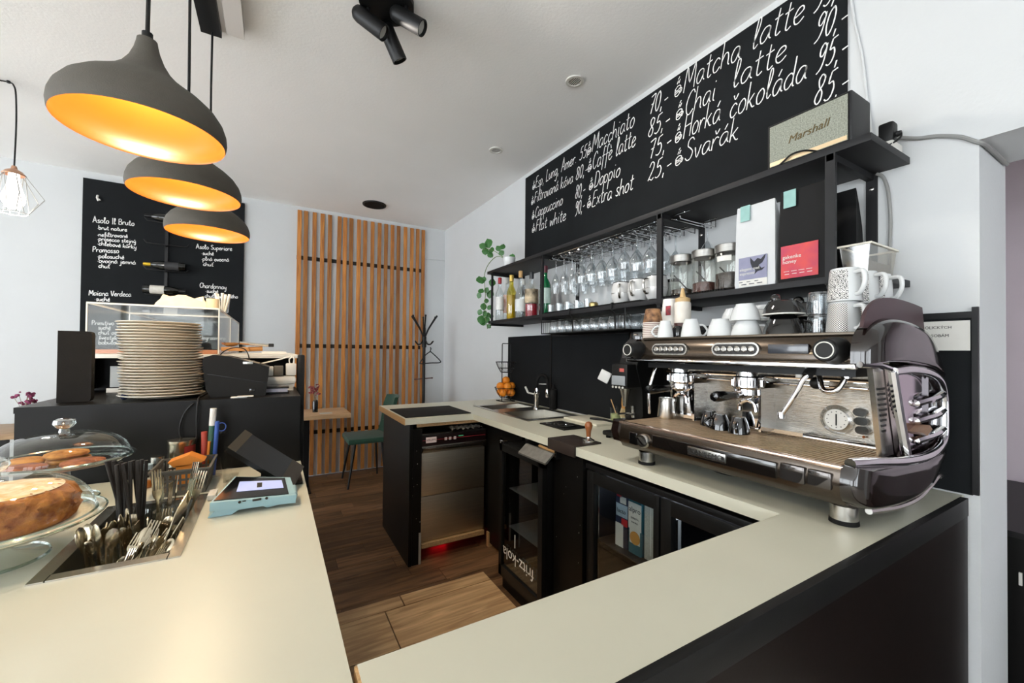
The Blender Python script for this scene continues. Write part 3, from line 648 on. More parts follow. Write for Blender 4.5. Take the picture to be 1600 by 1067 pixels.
def inset(poly, s, dx=0, dz=0):
    cx = sum(p[0] for p in poly)/len(poly); cz = sum(p[1] for p in poly)/len(poly)
    return [(cx+(x-cx)*s+dx, cz+(z-cz)*s+dz) for x, z in poly]
def endcap(poly, y0, y1):
    P = [(v.x, v.y) for v in spline([(x, z, 0) for x, z in poly]+[(poly[0][0], poly[0][1], 0)], 5)[:-1]]
    N = 9; rings = []
    for i in range(N+1):
        t = i/N*math.pi/2; rings.append([(x, y0+(y1-y0)*math.sin(t), z) for x, z in inset(P, .40+.60*math.cos(t)**.55 if i < N else .40)])
    return loft([[(x, y0+.02, z) for x, z in P]]+rings, True, True)
lowp = [(1.188, 1.094), (1.176, 1.05), (1.19, 1.01), (1.25, .985), (1.40, .972), (1.555, .976), (1.66, .995), (1.74, 1.04), (1.785, 1.085), (1.6, 1.078), (1.4, 1.085)]
upp = [(1.272, 1.338), (1.277, 1.39), (1.312, 1.43), (1.39, 1.457), (1.49, 1.458), (1.62, 1.436), (1.715, 1.385), (1.785, 1.302), (1.79, 1.288), (1.65, 1.318), (1.45, 1.335)]
part('end_cap', endcap(lowp, .436, .398), DARKGLOSS, em, True, label='glossy dark lower end cap')
part('end_cap', endcap(upp, .450, .404), DARKGLOSS, em, True, label='glossy dark upper end cap')
part('end_cap', MB().prism([(x, z) for x, z in lowp], 1.19, 1.225, 'Y'), DARKGLOSS, em, True)
part('end_cap', MB().prism([(x, min(z, 1.4175)) for x, z in upp], 1.215, 1.262, 'Y'), DARKGLOSS, em, True)
part('rear_cover', MB().prism([(1.70, 1.40), (1.755, 1.36), (1.795, 1.29), (1.81, 1.19), (1.795, 1.09), (1.74, 1.03), (1.70, 1.0), (1.66, 1.05), (1.66, 1.38)], .425, .60, 'Y'), DARKGLOSS, em, True)
# chrome side frame with ribs
fr = part('side_frame', MB().tube(spline([(1.405, .428, 1.318), (1.50, .420, 1.322), (1.62, .416, 1.312), (1.71, .416, 1.288), (1.755, .418, 1.24), (1.762, .418, 1.17), (1.745, .416, 1.11), (1.68, .412, 1.088), (1.56, .408, 1.080), (1.42, .412, 1.084), (1.28, .425, 1.096), (1.19, .440, 1.10)], 5), .013, 10)
          .tube([(1.405, .428, 1.318), (1.43, .424, 1.22), (1.475, .420, 1.09)], .011, 8).tube([(1.27, .450, 1.336), (1.34, .434, 1.334), (1.41, .428, 1.320)], .008, 8), CHROME, em, True)
part('side_panel', MB().prism([(1.40, 1.32), (1.60, 1.315), (1.74, 1.26), (1.745, 1.11), (1.66, 1.085), (1.47, 1.085)], .432, .442, 'Y'), mat('mirror_panel', 'cfc3cc', .08, metal=1), em, True)
for z in (1.235, 1.185, 1.13):
    part('rib', MB().tube(spline([(1.57, .432, z-.012), (1.61, .420, z-.004), (1.67, .414, z+.002), (1.755, .416, z+.012)], 4), [.004]+[.011]*11+[.008], 8), CHROME, em, True)
part('rib_block', MB().prism([(1.53, 1.15), (1.59, 1.165), (1.61, 1.152), (1.57, 1.138)], .404, .432, 'Y'), mat('rib_brown', '8a6a52', .5), em, True)
# inner side panel with slots
ip = part('inner_panel', MB().prism([(1.33, 1.325), (1.41, 1.325), (1.49, 1.09), (1.39, 1.09)], .444, .456, 'Y'), SATIN, em, True)
for i in range(9):
    z = 1.272-.014*i; part('slot', MB().box(1.355+.004*i, 1.402+.004*i-.006*max(0, i-4), .4425, .4445, z-.003, z+.003), BLACKM, ip, True)
# back wall of the working area
part('splash_back', MB().prism([(1.50, 1.088), (1.535, 1.088), (1.535, 1.33), (1.47, 1.33)], YA, YB, 'Y'), mat('ribbed_steel', '9c9890', .22, metal=1, var=.1, scale=30, stretch=(1, 1, 30), bump=.35, bscale=22, dist=.004), em, True)
part('splash_rail', MB().tube([(1.478, YA, 1.096), (1.478, YB, 1.096)], .010, 10), CHROME, em, True)
for yy in (.765, 1.015): part('divider', MB().box(1.40, 1.52, yy-.004, yy+.004, 1.10, 1.245).box(1.44, 1.50, yy-.11 if yy < .9 else yy+.004, yy+.0 if yy < .9 else yy+.11, 1.10, 1.112), CHROME, em, True)
part('mirror_plate', MB().box(1.462, 1.47, 1.02, 1.16, 1.105, 1.23), CHROME, em, True)
part('mirror_plate', MB().box(1.462, 1.47, .77, .86, 1.105, 1.24), CHROME, em, True)
# upper head
headp = [(1.305, 1.335), (1.30, 1.35), (1.315, 1.395), (1.337, 1.418), (1.72, 1.418), (1.74, 1.33)]
hd = part('upper_head', MB().prism(headp, .470, 1.215, 'Y'), BRONZE, em, True)
part('chrome_strip', MB().box(1.294, 1.312, .468, 1.262, 1.322, 1.336, .003), CHROME, em, True)
part('top_lip', MB().box(1.328, 1.35, .472, 1.20, 1.414, 1.4225, .002), mat('lip_dark', '5a5248', .3, metal=.8), em, True)
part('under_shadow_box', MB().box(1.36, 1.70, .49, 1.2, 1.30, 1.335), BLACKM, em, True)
def oval(y, z, hw, hh, t):
    pts = []
    for k in range(10): a = -math.pi/2+math.pi*k/9; pts.append((y+hw-hh+hh*math.cos(a), z+hh*math.sin(a)))
    for k in range(10): a = math.pi/2+math.pi*k/9; pts.append((y-hw+hh+hh*math.cos(a), z+hh*math.sin(a)))
    return pts
for yc in (1.05, .793):
    f = part('button_panel', MB().prism(oval(yc, 1.375, .080, .0215, 0), 1.300, 1.312, 'X'), SATIN, em, True)
    part('panel_face', MB().prism(oval(yc, 1.375, .074, .0165, 0), 1.2988, 1.302, 'X'), mat('panel_black', '20201f', .4), f, True)
    for k in range(6): part('button', MB().lathe([(.0102, 1.2985), (.0102, 1.2955), (.0075, 1.2945), (.0062, 1.2958), (0, 1.2958)], 14, (0, yc-.057+.0228*k, 1.375), 'X'), SATIN, f, True)
part('display', MB().box(1.300, 1.312, .578, .687, 1.362, 1.390, .002), mat('display_glass', '3a3d44', .15, coat=.6), em, True)
for yc in (.515, 1.205):
    k = part('knob', MB().lathe([(.036, 1.312), (.036, 1.290), (.030, 1.280), (.030, 1.248), (.026, 1.243), (0, 1.243)], 28, (0, yc, 1.372), 'X'), BLACKP, em, True)
    part('ring', MB().lathe([(.0225, 1.2425), (.0225, 1.2405), (.0198, 1.2405), (.0198, 1.2425)], 28, (0, yc, 1.372), 'X'), WHITEP, k, True)
# group heads with portafilters
for yc in (1.075, .808):
    g = part('group_head', MB().lathe([(.0, 1.31), (.034, 1.31), (.036, 1.285), (.046, 1.28), (.048, 1.248), (.042, 1.24), (0, 1.24)], 26, (1.405, yc, 0)).box(1.39, 1.50, yc-.03, yc+.03, 1.26, 1.315, .006), CHROME, em, True)
    for k in range(8):
        a = math.pi*2*k/8; part('bolt', MB().cyl((1.405+.047*math.cos(a), yc+.047*math.sin(a), 0), .006, 1.252, 1.272, 8), CHROME, g, True)
    pfm = part('portafilter', MB().lathe([(.040, 1.24), (.041, 1.222), (.030, 1.212), (.012, 1.205), (0, 1.205)], 24, (1.405, yc, 0)).tube([(1.37, yc, 1.228), (1.335, yc, 1.227)], .009, 10), CHROME, em, True)
    part('handle', MB().lathe([(0, 1.215), (.014, 1.217), (.0175, 1.23), (.016, 1.27), (.0125, 1.31), (.014, 1.33), (.010, 1.342), (0, 1.343)], 18, (0, yc, 1.222), 'X'), BLACKG, pfm, True)
    part('spout', MB().tube(spline([(1.405, yc-.028, 1.165), (1.405, yc-.024, 1.188), (1.405, yc-.008, 1.20), (1.405, yc+.008, 1.20), (1.405, yc+.024, 1.188), (1.405, yc+.028, 1.165)], 4), .0075, 8), CHROME, pfm, True)
# steam and water wands
w = part('steam_wand', MB().tube(spline([(1.40, .585, 1.31), (1.37, .593, 1.312), (1.345, .605, 1.295), (1.34, .63, 1.24), (1.335, .665, 1.175)], 5), .0075, 10).lathe([(.010, 1.165), (.0105, 1.182), (.0085, 1.186)], 10, (1.335, .666, 0)), CHROME, em, True)
part('grip', MB().tube(spline([(1.39, .588, 1.318), (1.365, .596, 1.316), (1.348, .602, 1.298)], 4), .014, 10), RUBBER, w, True)
part('steam_wand', MB().tube(spline([(1.38, .585, 1.30), (1.365, .570, 1.262), (1.36, .552, 1.255), (1.36, .533, 1.262), (1.37, .522, 1.285), (1.38, .518, 1.315)], 5), .0075, 10).cyl((1.38, .518, 0), .013, 1.295, 1.325, 12), CHROME, em, True)
part('steam_wand', MB().tube(spline([(1.38, 1.165, 1.32), (1.36, 1.17, 1.28), (1.34, 1.178, 1.2), (1.345, 1.18, 1.11)], 5), .006, 10), CHROME, em, True)
part('valve_knob', MB().cyl((1.37, .632, 0), .010, 1.29, 1.322, 10), WHITEP, em, True)
part('valve_hub', MB().sphere((1.40, .60, 1.275), .018, 12, 8), BLACKP, em, True)
part('pipe', MB().tube([(1.44, YA+.02, 1.285), (1.44, YB-.02, 1.285)], .006, 8).tube([(1.46, YA+.02, 1.262), (1.46, YB-.02, 1.262)], .004, 8), CHROME, em, True)
# pressure gauge and side buttons
gg = part('gauge', MB().lathe([(.045, 1.505), (.044, 1.485), (.032, 1.478), (.031, 1.484)], 30, (0, .583, 1.163), 'X'), thin_glass('gauge_plastic', (.8, .8, .78, 1), .5, .15, .25, 2), em, True)
dl = part('dial', MB().lathe([(.031, 1.484), (.0, 1.4835)], 30, (0, .583, 1.163), 'X'), WHITEP, gg, True)
part('needle', MB().box(1.481, 1.483, .5815, .5845, 1.145, 1.180), TXT, gg, True)
for k in range(12):
    a = math.pi*2*k/12; c, s = math.cos(a), math.sin(a)
    part('dial_mark', MB().box(1.482, 1.4832, .583+.024*c-.0012, .583+.024*c+.0012, 1.163+.024*s-.0012, 1.163+.024*s+.0012), TXT, gg, True)
for yy, z in ((.524, 1.193), (.521, 1.167), (.519, 1.141)):
    part('side_button', MB().prism(oval(yy, z, .0165, .0115, 0), 1.478, 1.50, 'X'), BLACKG, em, True)
part('pilot_light', MB().sphere((1.484, .516, 1.122), .004, 8, 6), mat('amber', '8a4a1a', .4), em, True)
# front panel details
part('slot_frame', MB().box(1.1815, 1.190, 1.095, 1.135, 1.012, 1.058, .006), BLACKG, em, True)
k = part('timer_knob', MB().lathe([(.026, 1.186), (.026, 1.176), (.022, 1.170), (0, 1.170)], 24, (0, 1.062, 1.036), 'X'), SATIN, em, True)
part('knob_bar', MB().box(1.162, 1.172, 1.045, 1.079, 1.033, 1.039).xf(Matrix.Translation((0, 1.062, 1.036)) @ Matrix.Rotation(.7, 4, 'X') @ Matrix.Translation((0, -1.062, -1.036))), BLACKG, k, True)
part('recess_panel', MB().box(1.1775, 1.190, .600, 1.022, 1.022, 1.066, .005), mat('recess_dark', '14110f', .1, coat=1.0), em, True)
part('recess_window', MB().box(1.1775, 1.190, .532, .592, 1.025, 1.070, .005), mat('window_mirror', '5a5654', .08, metal=.8), em, True)
part('recess_window', MB().box(1.1775, 1.190, .474, .526, 1.028, 1.070, .005), mat('window_mirror', '5a5654', .08, metal=.8), em, True)
bp = part('name_plate', MB().box(1.1735, 1.180, .742, .872, 1.030, 1.057, .0015), SATIN, em, True)
PT = mat('plate_text', '2b2a28', .4, metal=.5)
print_text('SANREMO', .0235, frame((1.1732, .803, 1.0352), (0, -1, 0), (0, 0, 1)), 'lettering', PT, bp, 'CENTER')
part('emblem_ring', MB().lathe([(.0095, 1.1734), (.0095, 1.1728), (.0070, 1.1728), (.0070, 1.1734)], 20, (0, .861, 1.0435), 'X'), PT, bp, True)
part('emblem_dot', MB().cyl((0, .7495, 1.0435), .0055, 1.1728, 1.1736, 16, 'X'), PT, bp, True)
for (x, yy) in ((1.268, .482), (1.258, 1.115), (1.70, .485), (1.70, 1.15)):
    f = part('foot', MB().lathe([(.0, .978), (.030, .978), (.030, .942), (0, .942)], 24, (x, yy, 0)), SATIN, em, True)
    part('rubber_pad', MB().lathe([(0, .942), (.031, .942), (.032, .931), (0, .9305)], 24, (x, yy, 0)), RUBBER, f, True)
part('skirt', MB().tube(spline([(1.25, .425, .982), (1.40, .418, .968), (1.53, .416, .968), (1.63, .416, .988), (1.70, .418, 1.004), (1.735, .42, 1.0)], 4), .008, 8), SATIN, em, True)
part('drain_tray', MB().lathe([(0, .945), (.08, .945), (.10, .96), (.10, .972)], 26, (1.42, .86, 0)), RUBBER, em, True)
# cup guard board at the near end of the cup rail
part('cup_guard', MB().prism(spline([(1.285, 1.44, 0), (1.305, 1.475, 0), (1.36, 1.507, 0), (1.43, 1.52, 0), (1.52, 1.522, 0), (1.62, 1.515, 0), (1.70, 1.508, 0)], 3) and [(p.x, p.y) for p in spline([(1.285, 1.43, 0), (1.305, 1.470, 0), (1.36, 1.503, 0), (1.43, 1.516, 0), (1.52, 1.518, 0), (1.62, 1.513, 0), (1.70, 1.506, 0)], 3)] + [(1.72, 1.43), (1.6, 1.425), (1.4, 1.425)], .448, .456, 'Y'), mat('burgundy_board', '3f2a2e', .4, var=.1), em, True)
part('cup_rail', MB().tube([(1.70, .47, 1.45), (1.70, 1.2, 1.45)], .005, 8), CHROME, em, True)

# ================================================================ shelf unit
sh = thing('wall_shelf', 'long black two-tier wall shelf with square posts under the chalkboard', 'shelf', (1.7, 1.8, 1.59))
part('shelf_board', MB().box(1.54, 1.849, .517, 3.08, 2.007, 2.030, .001), SHELFM, sh, True)
part('shelf_board', MB().box(1.54, 1.849, .517, 3.05, 1.590, 1.612, .001), SHELFM, sh, True)
for yy in (2.995, 2.268, 1.298, .622):
    wdt = .014 if yy < 2.9 else .008
    part('post', MB().box(1.5385, 1.552, yy-wdt, yy+wdt, 1.585, 2.007), SHELFM, sh, True)
    part('post', MB().box(1.842, 1.8495, yy-.02, yy+.012, 1.612, 2.007), SHELFM, sh, True)
    part('cross_bar', MB().box(1.5385, 1.845, yy-.010, yy+.010, 1.985, 2.0065), SHELFM, sh, True)
    part('cross_bar', MB().box(1.5385, 1.845, yy-.010, yy+.010, 1.572, 1.5895), SHELFM, sh, True)
    part('screw', MB().lathe([(0, 1.8405), (.006, 1.8408), (.007, 1.8415)], 12, (0, yy-.004, 1.955), 'X'), SATIN, sh, True)
# drainer mats on the lower shelf
def mat_rack(a, b):
    t = thing('drainer_mat', 'black ribbed drainer mat on the lower shelf ' + ('under the hanging glasses' if a > 1.35 else 'under the storage jars'), 'mat', (1.7, (a+b)/2, 1.612))
    mb = MB().box(1.55, 1.80, a, b, 1.6125, 1.6165)
    n = int((b-a)/.012)
    for i in range(n): mb.box(1.548, 1.80, a+.012*i+.002, a+.012*i+.008, 1.6165, 1.622)
    part('ribbed_mat', mb, RUBBER, t, True)
mat_rack(1.42, 2.25); mat_rack(.985, 1.29)

# ================================================================ pendants
PX = [(-.280, 1.311, 1.881), (-.278, 1.837, 1.902), (-.275, 2.377, 1.897)]
PL = ['grey onion-shaped pendant lamp with gold inside, over the cake stand', 'grey onion-shaped pendant lamp with gold inside, over the raised bar', 'grey onion-shaped pendant lamp with gold inside, over the acrylic case']
out = [(.160, .0), (.1625, .006), (.164, .018), (.1625, .034), (.156, .054), (.141, .077), (.118, .098), (.092, .116), (.068, .134), (.048, .155), (.034, .179), (.025, .204), (.021, .222), (.0195, .232), (0, .233)]
inn = [(.160, .0), (.158, .005), (.1595, .018), (.158, .033), (.150, .052), (.135, .073), (.112, .093), (.085, .110), (.055, .124), (.03, .134), (0, .138)]
for i, ((x, yv, z), L) in enumerate(zip(PX, PL)):
    t = thing('pendant_lamp', L, 'lamp', (x, yv, z), group='onion pendant lamps over the bar')
    part('shade', MB().lathe(out, 56), SHADE, t)
    part('shade_lining', MB().lathe(inn, 56), SHADEIN, t)
    part('collar', MB().cyl((0, 0, 0), .011, .232, .25, 12), BLACKP, t)
    part('bulb', MB().lathe([(.020, .128), (.026, .116), (.026, .100), (.018, .090), (0, .087)], 18), BULB, t)
    part('cord', MB().tube([(0, 0, .245), (.001, 0, .4), (-.001, 0, .7), (0, 0, CH-z-.028)], .0045, 8), BLACKP, t)
    ld = bpy.data.lights.new('pendant_light', 'POINT'); ld.energy = 8.6; ld.color = (1.0, .82, .53); ld.shadow_soft_size = .03
    lo = bpy.data.objects.new('pendant_light', ld); COL.objects.link(lo); lo.parent = t; lo.location = (0, 0, .055)
cr = thing('ceiling_canopy', 'black canopy bar on the ceiling carrying the onion pendant cords', 'canopy', (-.28, 1.7, CH-.03))
part('bar', MB().box(-.322, -.24, 1.0, 2.40, CH-.03, CH-.001, .002), BLACKM, cr, True)
tk = one('cable_duct', 'white box duct along the ceiling beside the black canopy bar', 'duct', MB().box(-.215, -.145, .6, 2.33, CH-.045, CH-.001), mat('duct_white', 'd5d0cc', .7))

# wire cage lamp at the left
wl = thing('cage_lamp', 'small white wire cage lamp with copper cap hanging by the white wall', 'lamp', (-1.31, 3.47, 2.13))
c_ = part('cap', MB().lathe([(.0, .27), (.010, .27), (.014, .252), (.034, .240), (.048, .222), (.046, .218)], 20), mat('copper', 'c79b80', .3, metal=.8), wl)
mb = MB(); n = 6
for k in range(n):
    a = math.tau*k/n; b = math.tau*(k+1)/n
    P1 = (.045*math.cos(a), .045*math.sin(a), .22); P2 = (.125*math.cos(a), .125*math.sin(a), .095); P3 = (.062*math.cos(a), .062*math.sin(a), .0); P4 = (.062*math.cos(b), .062*math.sin(b), .0)
    a2 = (a+b)/2
    mb.tube([P1, P2], .0022, 6).tube([P2, P3], .0022, 6).tube([P3, P4], .0022, 6).tube([P1, (.062*math.cos(a2), .062*math.sin(a2), .0)], .0018, 6)
part('wire_cage', mb, mat('white_wire', '9a9a96', .5), wl)
part('bulb', MB().lathe([(0, .02), (.03, .03), (.046, .065), (.046, .10), (.03, .15), (.022, .19), (.022, .225)], 18), BULBW, wl)
part('cord', MB().tube(spline([(0, 0, .268), (.004, 0, .5), (0, 0, .68), (-.01, 0, .735), (-.03, 0, .747), (-.10, 0, .745), (-.35, 0, .75)], 5), .004, 8), BLACKP, wl)
cl = bpy.data.lights.new('cage_light', 'POINT'); cl.energy = 4; cl.color = (1, .95, .88); cl.shadow_soft_size = .05
clo = bpy.data.objects.new('cage_light', cl); COL.objects.link(clo); clo.parent = wl; clo.location = (0, 0, -.02)
part('ceiling_hook', MB().cyl((-.03, 0, 0), .008, .742, .754, 10), BLACKP, wl)

# track spots
sp = thing('ceiling_spotlight', 'black ceiling spotlight with three cylinder heads', 'spotlight', (.40, 1.80, CH))
part('base', MB().cyl((0, 0, 0), .115, -.03, -.001, 32), BLACKM, sp)
def head(o, d, name='head'):
    d = Vector(d).normalized(); M = frame(o, d.orthogonal(), d.cross(d.orthogonal())); r = .034
    h = part('spot_head', MB().lathe([(0, -.078), (.018, -.074), (.030, -.062), (r, -.045), (r, .085), (r-.004, .085), (r-.005, .07)], 24).xf(M), BLACKM, sp)
    part('lens', MB().lathe([(0, .072), (r-.005, .072)], 24).xf(M), mat('spot_lens', 'c6c6c2', .3), h)
    sl = bpy.data.lights.new('spot_light', 'SPOT'); sl.energy = 15; sl.color = (1, .93, .84); sl.spot_size = math.radians(105); sl.spot_blend = .7; sl.shadow_soft_size = .03
    so = bpy.data.objects.new('spot_light', sl); COL.objects.link(so); so.parent = sp; so.matrix_local = frame(tuple(Vector(o)+d*.09), d.orthogonal(), (-d).cross(d.orthogonal()))
    part('stem', MB().tube([tuple(o), (o[0], o[1], -.028)], .009, 8), BLACKM, h)
head((-.065, .055, -.085), (.62, -.30, -.50)); head((.075, -.04, -.085), (.62, -.42, -.45)); head((.045, .10, -.10), (.45, .10, -.75))

# ceiling vents and speaker
def vent(x, yv, lab):
    t = thing('ceiling_vent', lab, 'vent', (x, yv, CH))
    part('ring', MB().lathe([(.052, -.001), (.050, -.008), (.036, -.009), (.034, -.004)], 28), WHITEP, t)
    part('disc', MB().lathe([(0, -.003), (.035, -.003)], 24), mat('vent_dark', '1e1e1e', .8), t)
    for i in range(6):
        x0 = -.0275+.011*i; L = math.sqrt(max(.034**2-x0**2, 0)); part('louvre', MB().box(x0-.0017, x0+.0017, -L, L, -.006, -.003), WHITEP, t)
vent(1.437, 1.802, 'round white ceiling vent with louvres above the menu chalkboard middle')
vent(1.428, 2.728, 'round white ceiling vent with louvres nearer the slat screen')
cs = thing('ceiling_speaker', 'round black ceiling speaker in front of the slat screen', 'speaker', (.882, 4.41, CH))
part('ring', MB().lathe([(.118, -.001), (.117, -.012), (.105, -.016), (.10, -.010)], 36), BLACKM, cs)
part('grille', MB().lathe([(0, -.011), (.102, -.011)], 32), RUBBER, cs)
# ================================================================ raised bar things
BZ = 1.1805
t = thing('loudspeaker', 'dark upright loudspeaker box with rounded corners on the raised bar', 'speaker', (-.56, 1.88, BZ))
part('cabinet', MB().prism([(-.041, 0), (.028, 0), (.036, .003), (.039, .011), (.039, .221), (.036, .229), (.028, .232), (-.041, .232)], 0, .03, 'Y').xf(Matrix.Translation((0, -.015, .001))), mat('speaker_brown', '17130f', .75, spec=.2, var=.25, scale=25, bump=.25, bscale=200), t)
# plates
prof = [(0, .004), (.055, .004), (.075, .0055), (.118, .012), (.131, .0155), (.135, .0165), (.1352, .0145), (.130, .0125), (.118, .0085), (.080, .0015), (.072, 0), (0, 0)]
PLATE = mat('plate_glaze', 'cfc3af', .3, coat=.2, var=.06, scale=12)
p0 = None
for i in range(27):
    lab = 'cream dinner plate in the tall stack on the raised bar'
    zz = BZ+.0005+.0098*i
    loc = (-.346+random.uniform(-.003, .003)-.00045*i, 1.925+random.uniform(-.003, .003), zz)
    if p0 is None:
        p0 = one('dinner_plate', 'broad white plate at the bottom of the plate stack', 'plate', MB().lathe([(r*.91, z) for r, z in prof], 48), mat('plate_white', 'e2d7c2', .25, coat=.3, var=.03), loc=loc, group='dinner plates stacked on the raised bar')
    elif i == 1:
        p1_ = one('dinner_plate', lab, 'plate', MB().lathe([(r*.875, z) for r, z in prof], 48), PLATE, loc=loc, group='dinner plates stacked on the raised bar')
    else:
        q = dup(p1_, loc, random.uniform(0, 6))
        if i == 26: q['label'] = 'cream dinner plate on top of the tall stack'
one('bottle_cap', 'small dark blue cap on the raised bar beside the plates', 'cap', MB().sphere((-.443, 1.885, BZ+.012), .011, 12, 8), mat('cap_blue', '1e2440', .4))
# receipt printer
rp = thing('receipt_printer', 'black receipt printer with a sloped top on the raised bar', 'printer', (-.12, 1.9, BZ))
PB = mat('printer_black', '100f0d', .55, spec=.2, var=.08, scale=40, bump=.08, bscale=300)
pro = [(-.200, 0), (-.030, 0), (-.026, .006), (-.016, .110), (-.055, .124), (-.150, .152), (-.195, .157), (-.222, .148), (-.226, .13), (-.214, .03)]
part('housing', MB().prism([(x+.12-.0, z) for x, z in [(a-.0, b) for a, b in pro]], -.045, .135, 'Y'), PB, rp)
part('seam', MB().prism([(-.092, .086), (.098, .048), (.098, .050), (-.092, .088)], -.0456, -.045, 'Y'), BLACKG, rp)
part('socket', MB().box(.040, .058, -.047, -.045, .018, .028, .002), BLACKG, rp)
part('paper_slot', MB().prism([(-.06, .152), (.06, .121), (.07, .124), (-.05, .156)], -.03, .11, 'Y'), mat('slot_grey', '6d6759', .5), rp)
part('tear_bar', MB().box(.018, .05, -.046, .10, .122, .132, .001), SATIN, rp)
one('paper_slip', 'white paper slip under the printer edge', 'paper', MB().box(-.135, -.085, 1.80, 1.835, BZ+.0002, BZ+.0032), PAPER)
one('paper_slip', 'white paper slip lying across another slip by the printer', 'paper', MB().box(-.115, -.065, 1.797, 1.822, BZ+.0036, BZ+.0062), PAPER)
one('printer_cable', 'thin black cable hanging from the raised bar down to the counter', 'cable', MB().tube(spline([(-.215, 1.90, BZ+.012), (-.222, 1.82, BZ+.010), (-.226, 1.776, BZ+.002), (-.228, 1.770, 1.12), (-.230, 1.772, 1.04), (-.262, 1.772, 1.045), (-.275, 1.772, 1.085), (-.262, 1.772, 1.14), (-.238, 1.772, 1.172)], 6), .0032, 8), BLACKP)
one('green_packet', 'crumpled green packet between the plates and the printer', 'packet', MB().sphere((-.19, 2.06, BZ+.055), .05, 10, 7, (.5, .5, 1.1)), mat('green_pack', '2e7a48', .5, var=.4, scale=50, bump=.4, bscale=40))
ps = thing('power_strip', 'white power strip with plugs at the end of the raised bar', 'power strip', (.03, 2.06, BZ))
part('body', MB().box(-.07, .055, -.02, .03, .026, .064, .014), WHITEP, ps)
for x in (-.045, 0, .035): part('outlet', MB().lathe([(.016, .0642), (.013, .0645), (.013, .060), (0, .060)], 16, (x, .005, 0)), mat('outlet_grey', 'bdb9b0', .6), ps)
part('support', MB().box(-.06, .045, -.012, .02, 0, .027), WHITEP, ps)
one('plug_adapter', 'white plug adapter with a switch on the power strip', 'adapter', MB().box(-.055, -.002, 2.04, 2.08, BZ+.0655, BZ+.105, .004), WHITEP)
one('plug_adapter', 'dark grey plug adapter on the power strip', 'adapter', MB().box(.0, .035, 2.04, 2.08, BZ+.0655, BZ+.108, .004), mat('adapter_grey', '5d5951', .5))
one('usb_charger', 'white cube charger with two cables on the power strip', 'charger', MB().box(.045, .085, 2.045, 2.09, BZ+.0655, BZ+.118, .005), WHITEP)
one('charger_cable', 'white cable looping from the cube charger', 'cable', MB().tube(spline([(.060, 2.06, BZ+.118), (.058, 2.06, BZ+.135), (.068, 2.065, BZ+.150), (.02, 2.07, BZ+.135), (-.03, 2.08, BZ+.122), (-.055, 2.09, BZ+.115)], 5), .0028, 6), WHITEP)
one('charger_cable', 'short white cable rising straight from the cube charger', 'cable', MB().tube(spline([(.074, 2.06, BZ+.118), (.076, 2.06, BZ+.138), (.070, 2.07, BZ+.153)], 4), .0028, 6), WHITEP)
t = thing('payment_wallet', 'stack of dark flat cards lying beside the printer', 'wallet', (-.0, 1.98, BZ))
part('cover', MB().box(-.03, .055, -.06, .02, 0, .006, .001).box(-.03, .055, -.06, .02, .020, .025, .001), BLACKP, t)
part('cards', MB().box(-.028, .050, -.058, .018, .006, .020), mat('card_grey', 'a9a7b4', .5, var=.2, scale=60), t)
one('frosted_card', 'pale frosted card standing under the upper ledge', 'card', MB().box(-.575, -.45, 2.256, 2.259, 1.2, 1.285), mat('frost', 'b9bcbb', .4, var=.15, scale=8), group=None)

# acrylic display cases on the ledge
LZ = 1.3365
def case(y0, y1, lab):
    t = thing('display_case', lab, 'display case', (-.42, (y0+y1)/2, LZ), group='acrylic display cases on the ledge')
    x0, x1, h = -.634, -.213, .198
    for nm, b in (('front_pane', (x0, x1, y0, y0+.003, 0, h)), ('rear_pane', (x0, x1, y1-.003, y1, 0, h)), ('side_pane', (x0, x0+.003, y0+.003, y1-.003, 0, h)), ('side_pane', (x1-.003, x1, y0+.003, y1-.003, 0, h)), ('top_pane', (x0, x1, y0, y1, h, h+.003))):
        part(nm, MB().box(b[0], b[1], b[2], b[3], b[4]+LZ, b[5]+LZ), ACRYL, t, True)
    e = .0022; mb = MB()
    for (x, yv) in ((x0, y0), (x1, y0), (x1, y1)): mb.box(x-e, x+e, yv-e, yv+e, LZ, LZ+h)
    mb.box(x0, x1, y0-e, y0+e, LZ+h-e, LZ+h+2*e).box(x1-e, x1+e, y0, y1, LZ+h-e, LZ+h+2*e).box(x0-e, x0+e, y0, y1, LZ+h-e, LZ+h+2*e)
    part('bright_edge', mb, mat('acrylic_edge', 'd9d9d2', .3, var=.1), t, True)
    part('base_board', MB().box(x0+.004, x1-.004, y0+.004, y1-.004, LZ+.0005, LZ+.016), mat('case_base', 'c98a68', .6, var=.25, scale=12), t, True)
case(2.21, 2.74, 'clear acrylic display case behind the plate stack')
case(2.752, 3.36, 'clear acrylic display case nearer the wine chalkboard')
CT = LZ+.2025
def bag():
    mb = MB(); nx, nz = 14, 6; vs = []; 
    for k in range(nz):
        for i in range(nx):
            a = math.tau*i/nx; f = 1-.55*(k/(nz-1))
            vs.append((-.355+(.098*math.cos(a))*(.6+.4*f)+.004*math.sin(5*a+k), 2.31+.05*math.sin(a)*f, CT+.001+.045*k/(nz-1)*(1+.3*math.sin(3*a))))
    return mb.add(vs, [(k*nx+i, k*nx+(i+1) % nx, (k+1)*nx+(i+1) % nx, (k+1)*nx+i) for k in range(nz-1) for i in range(nx)]+[tuple(range(nx)), tuple((nz-1)*nx+i for i in range(nx))])
one('paper_bag', 'crumpled cream paper bag lying on the acrylic case', 'bag', bag(), mat('cream_bag', 'e0d3b8', .8, var=.15, scale=20, bump=.3, bscale=30))
rl = one('paper_roll', 'cream paper roll standing on the acrylic case', 'roll', MB().lathe([(.010, CT+.001), (.024, CT+.001), (.024, CT+.048), (.010, CT+.048), (.010, CT+.001)], 24, (-.247, 2.30, 0)), mat('roll_paper', 'e8cfa9', .8, var=.04))
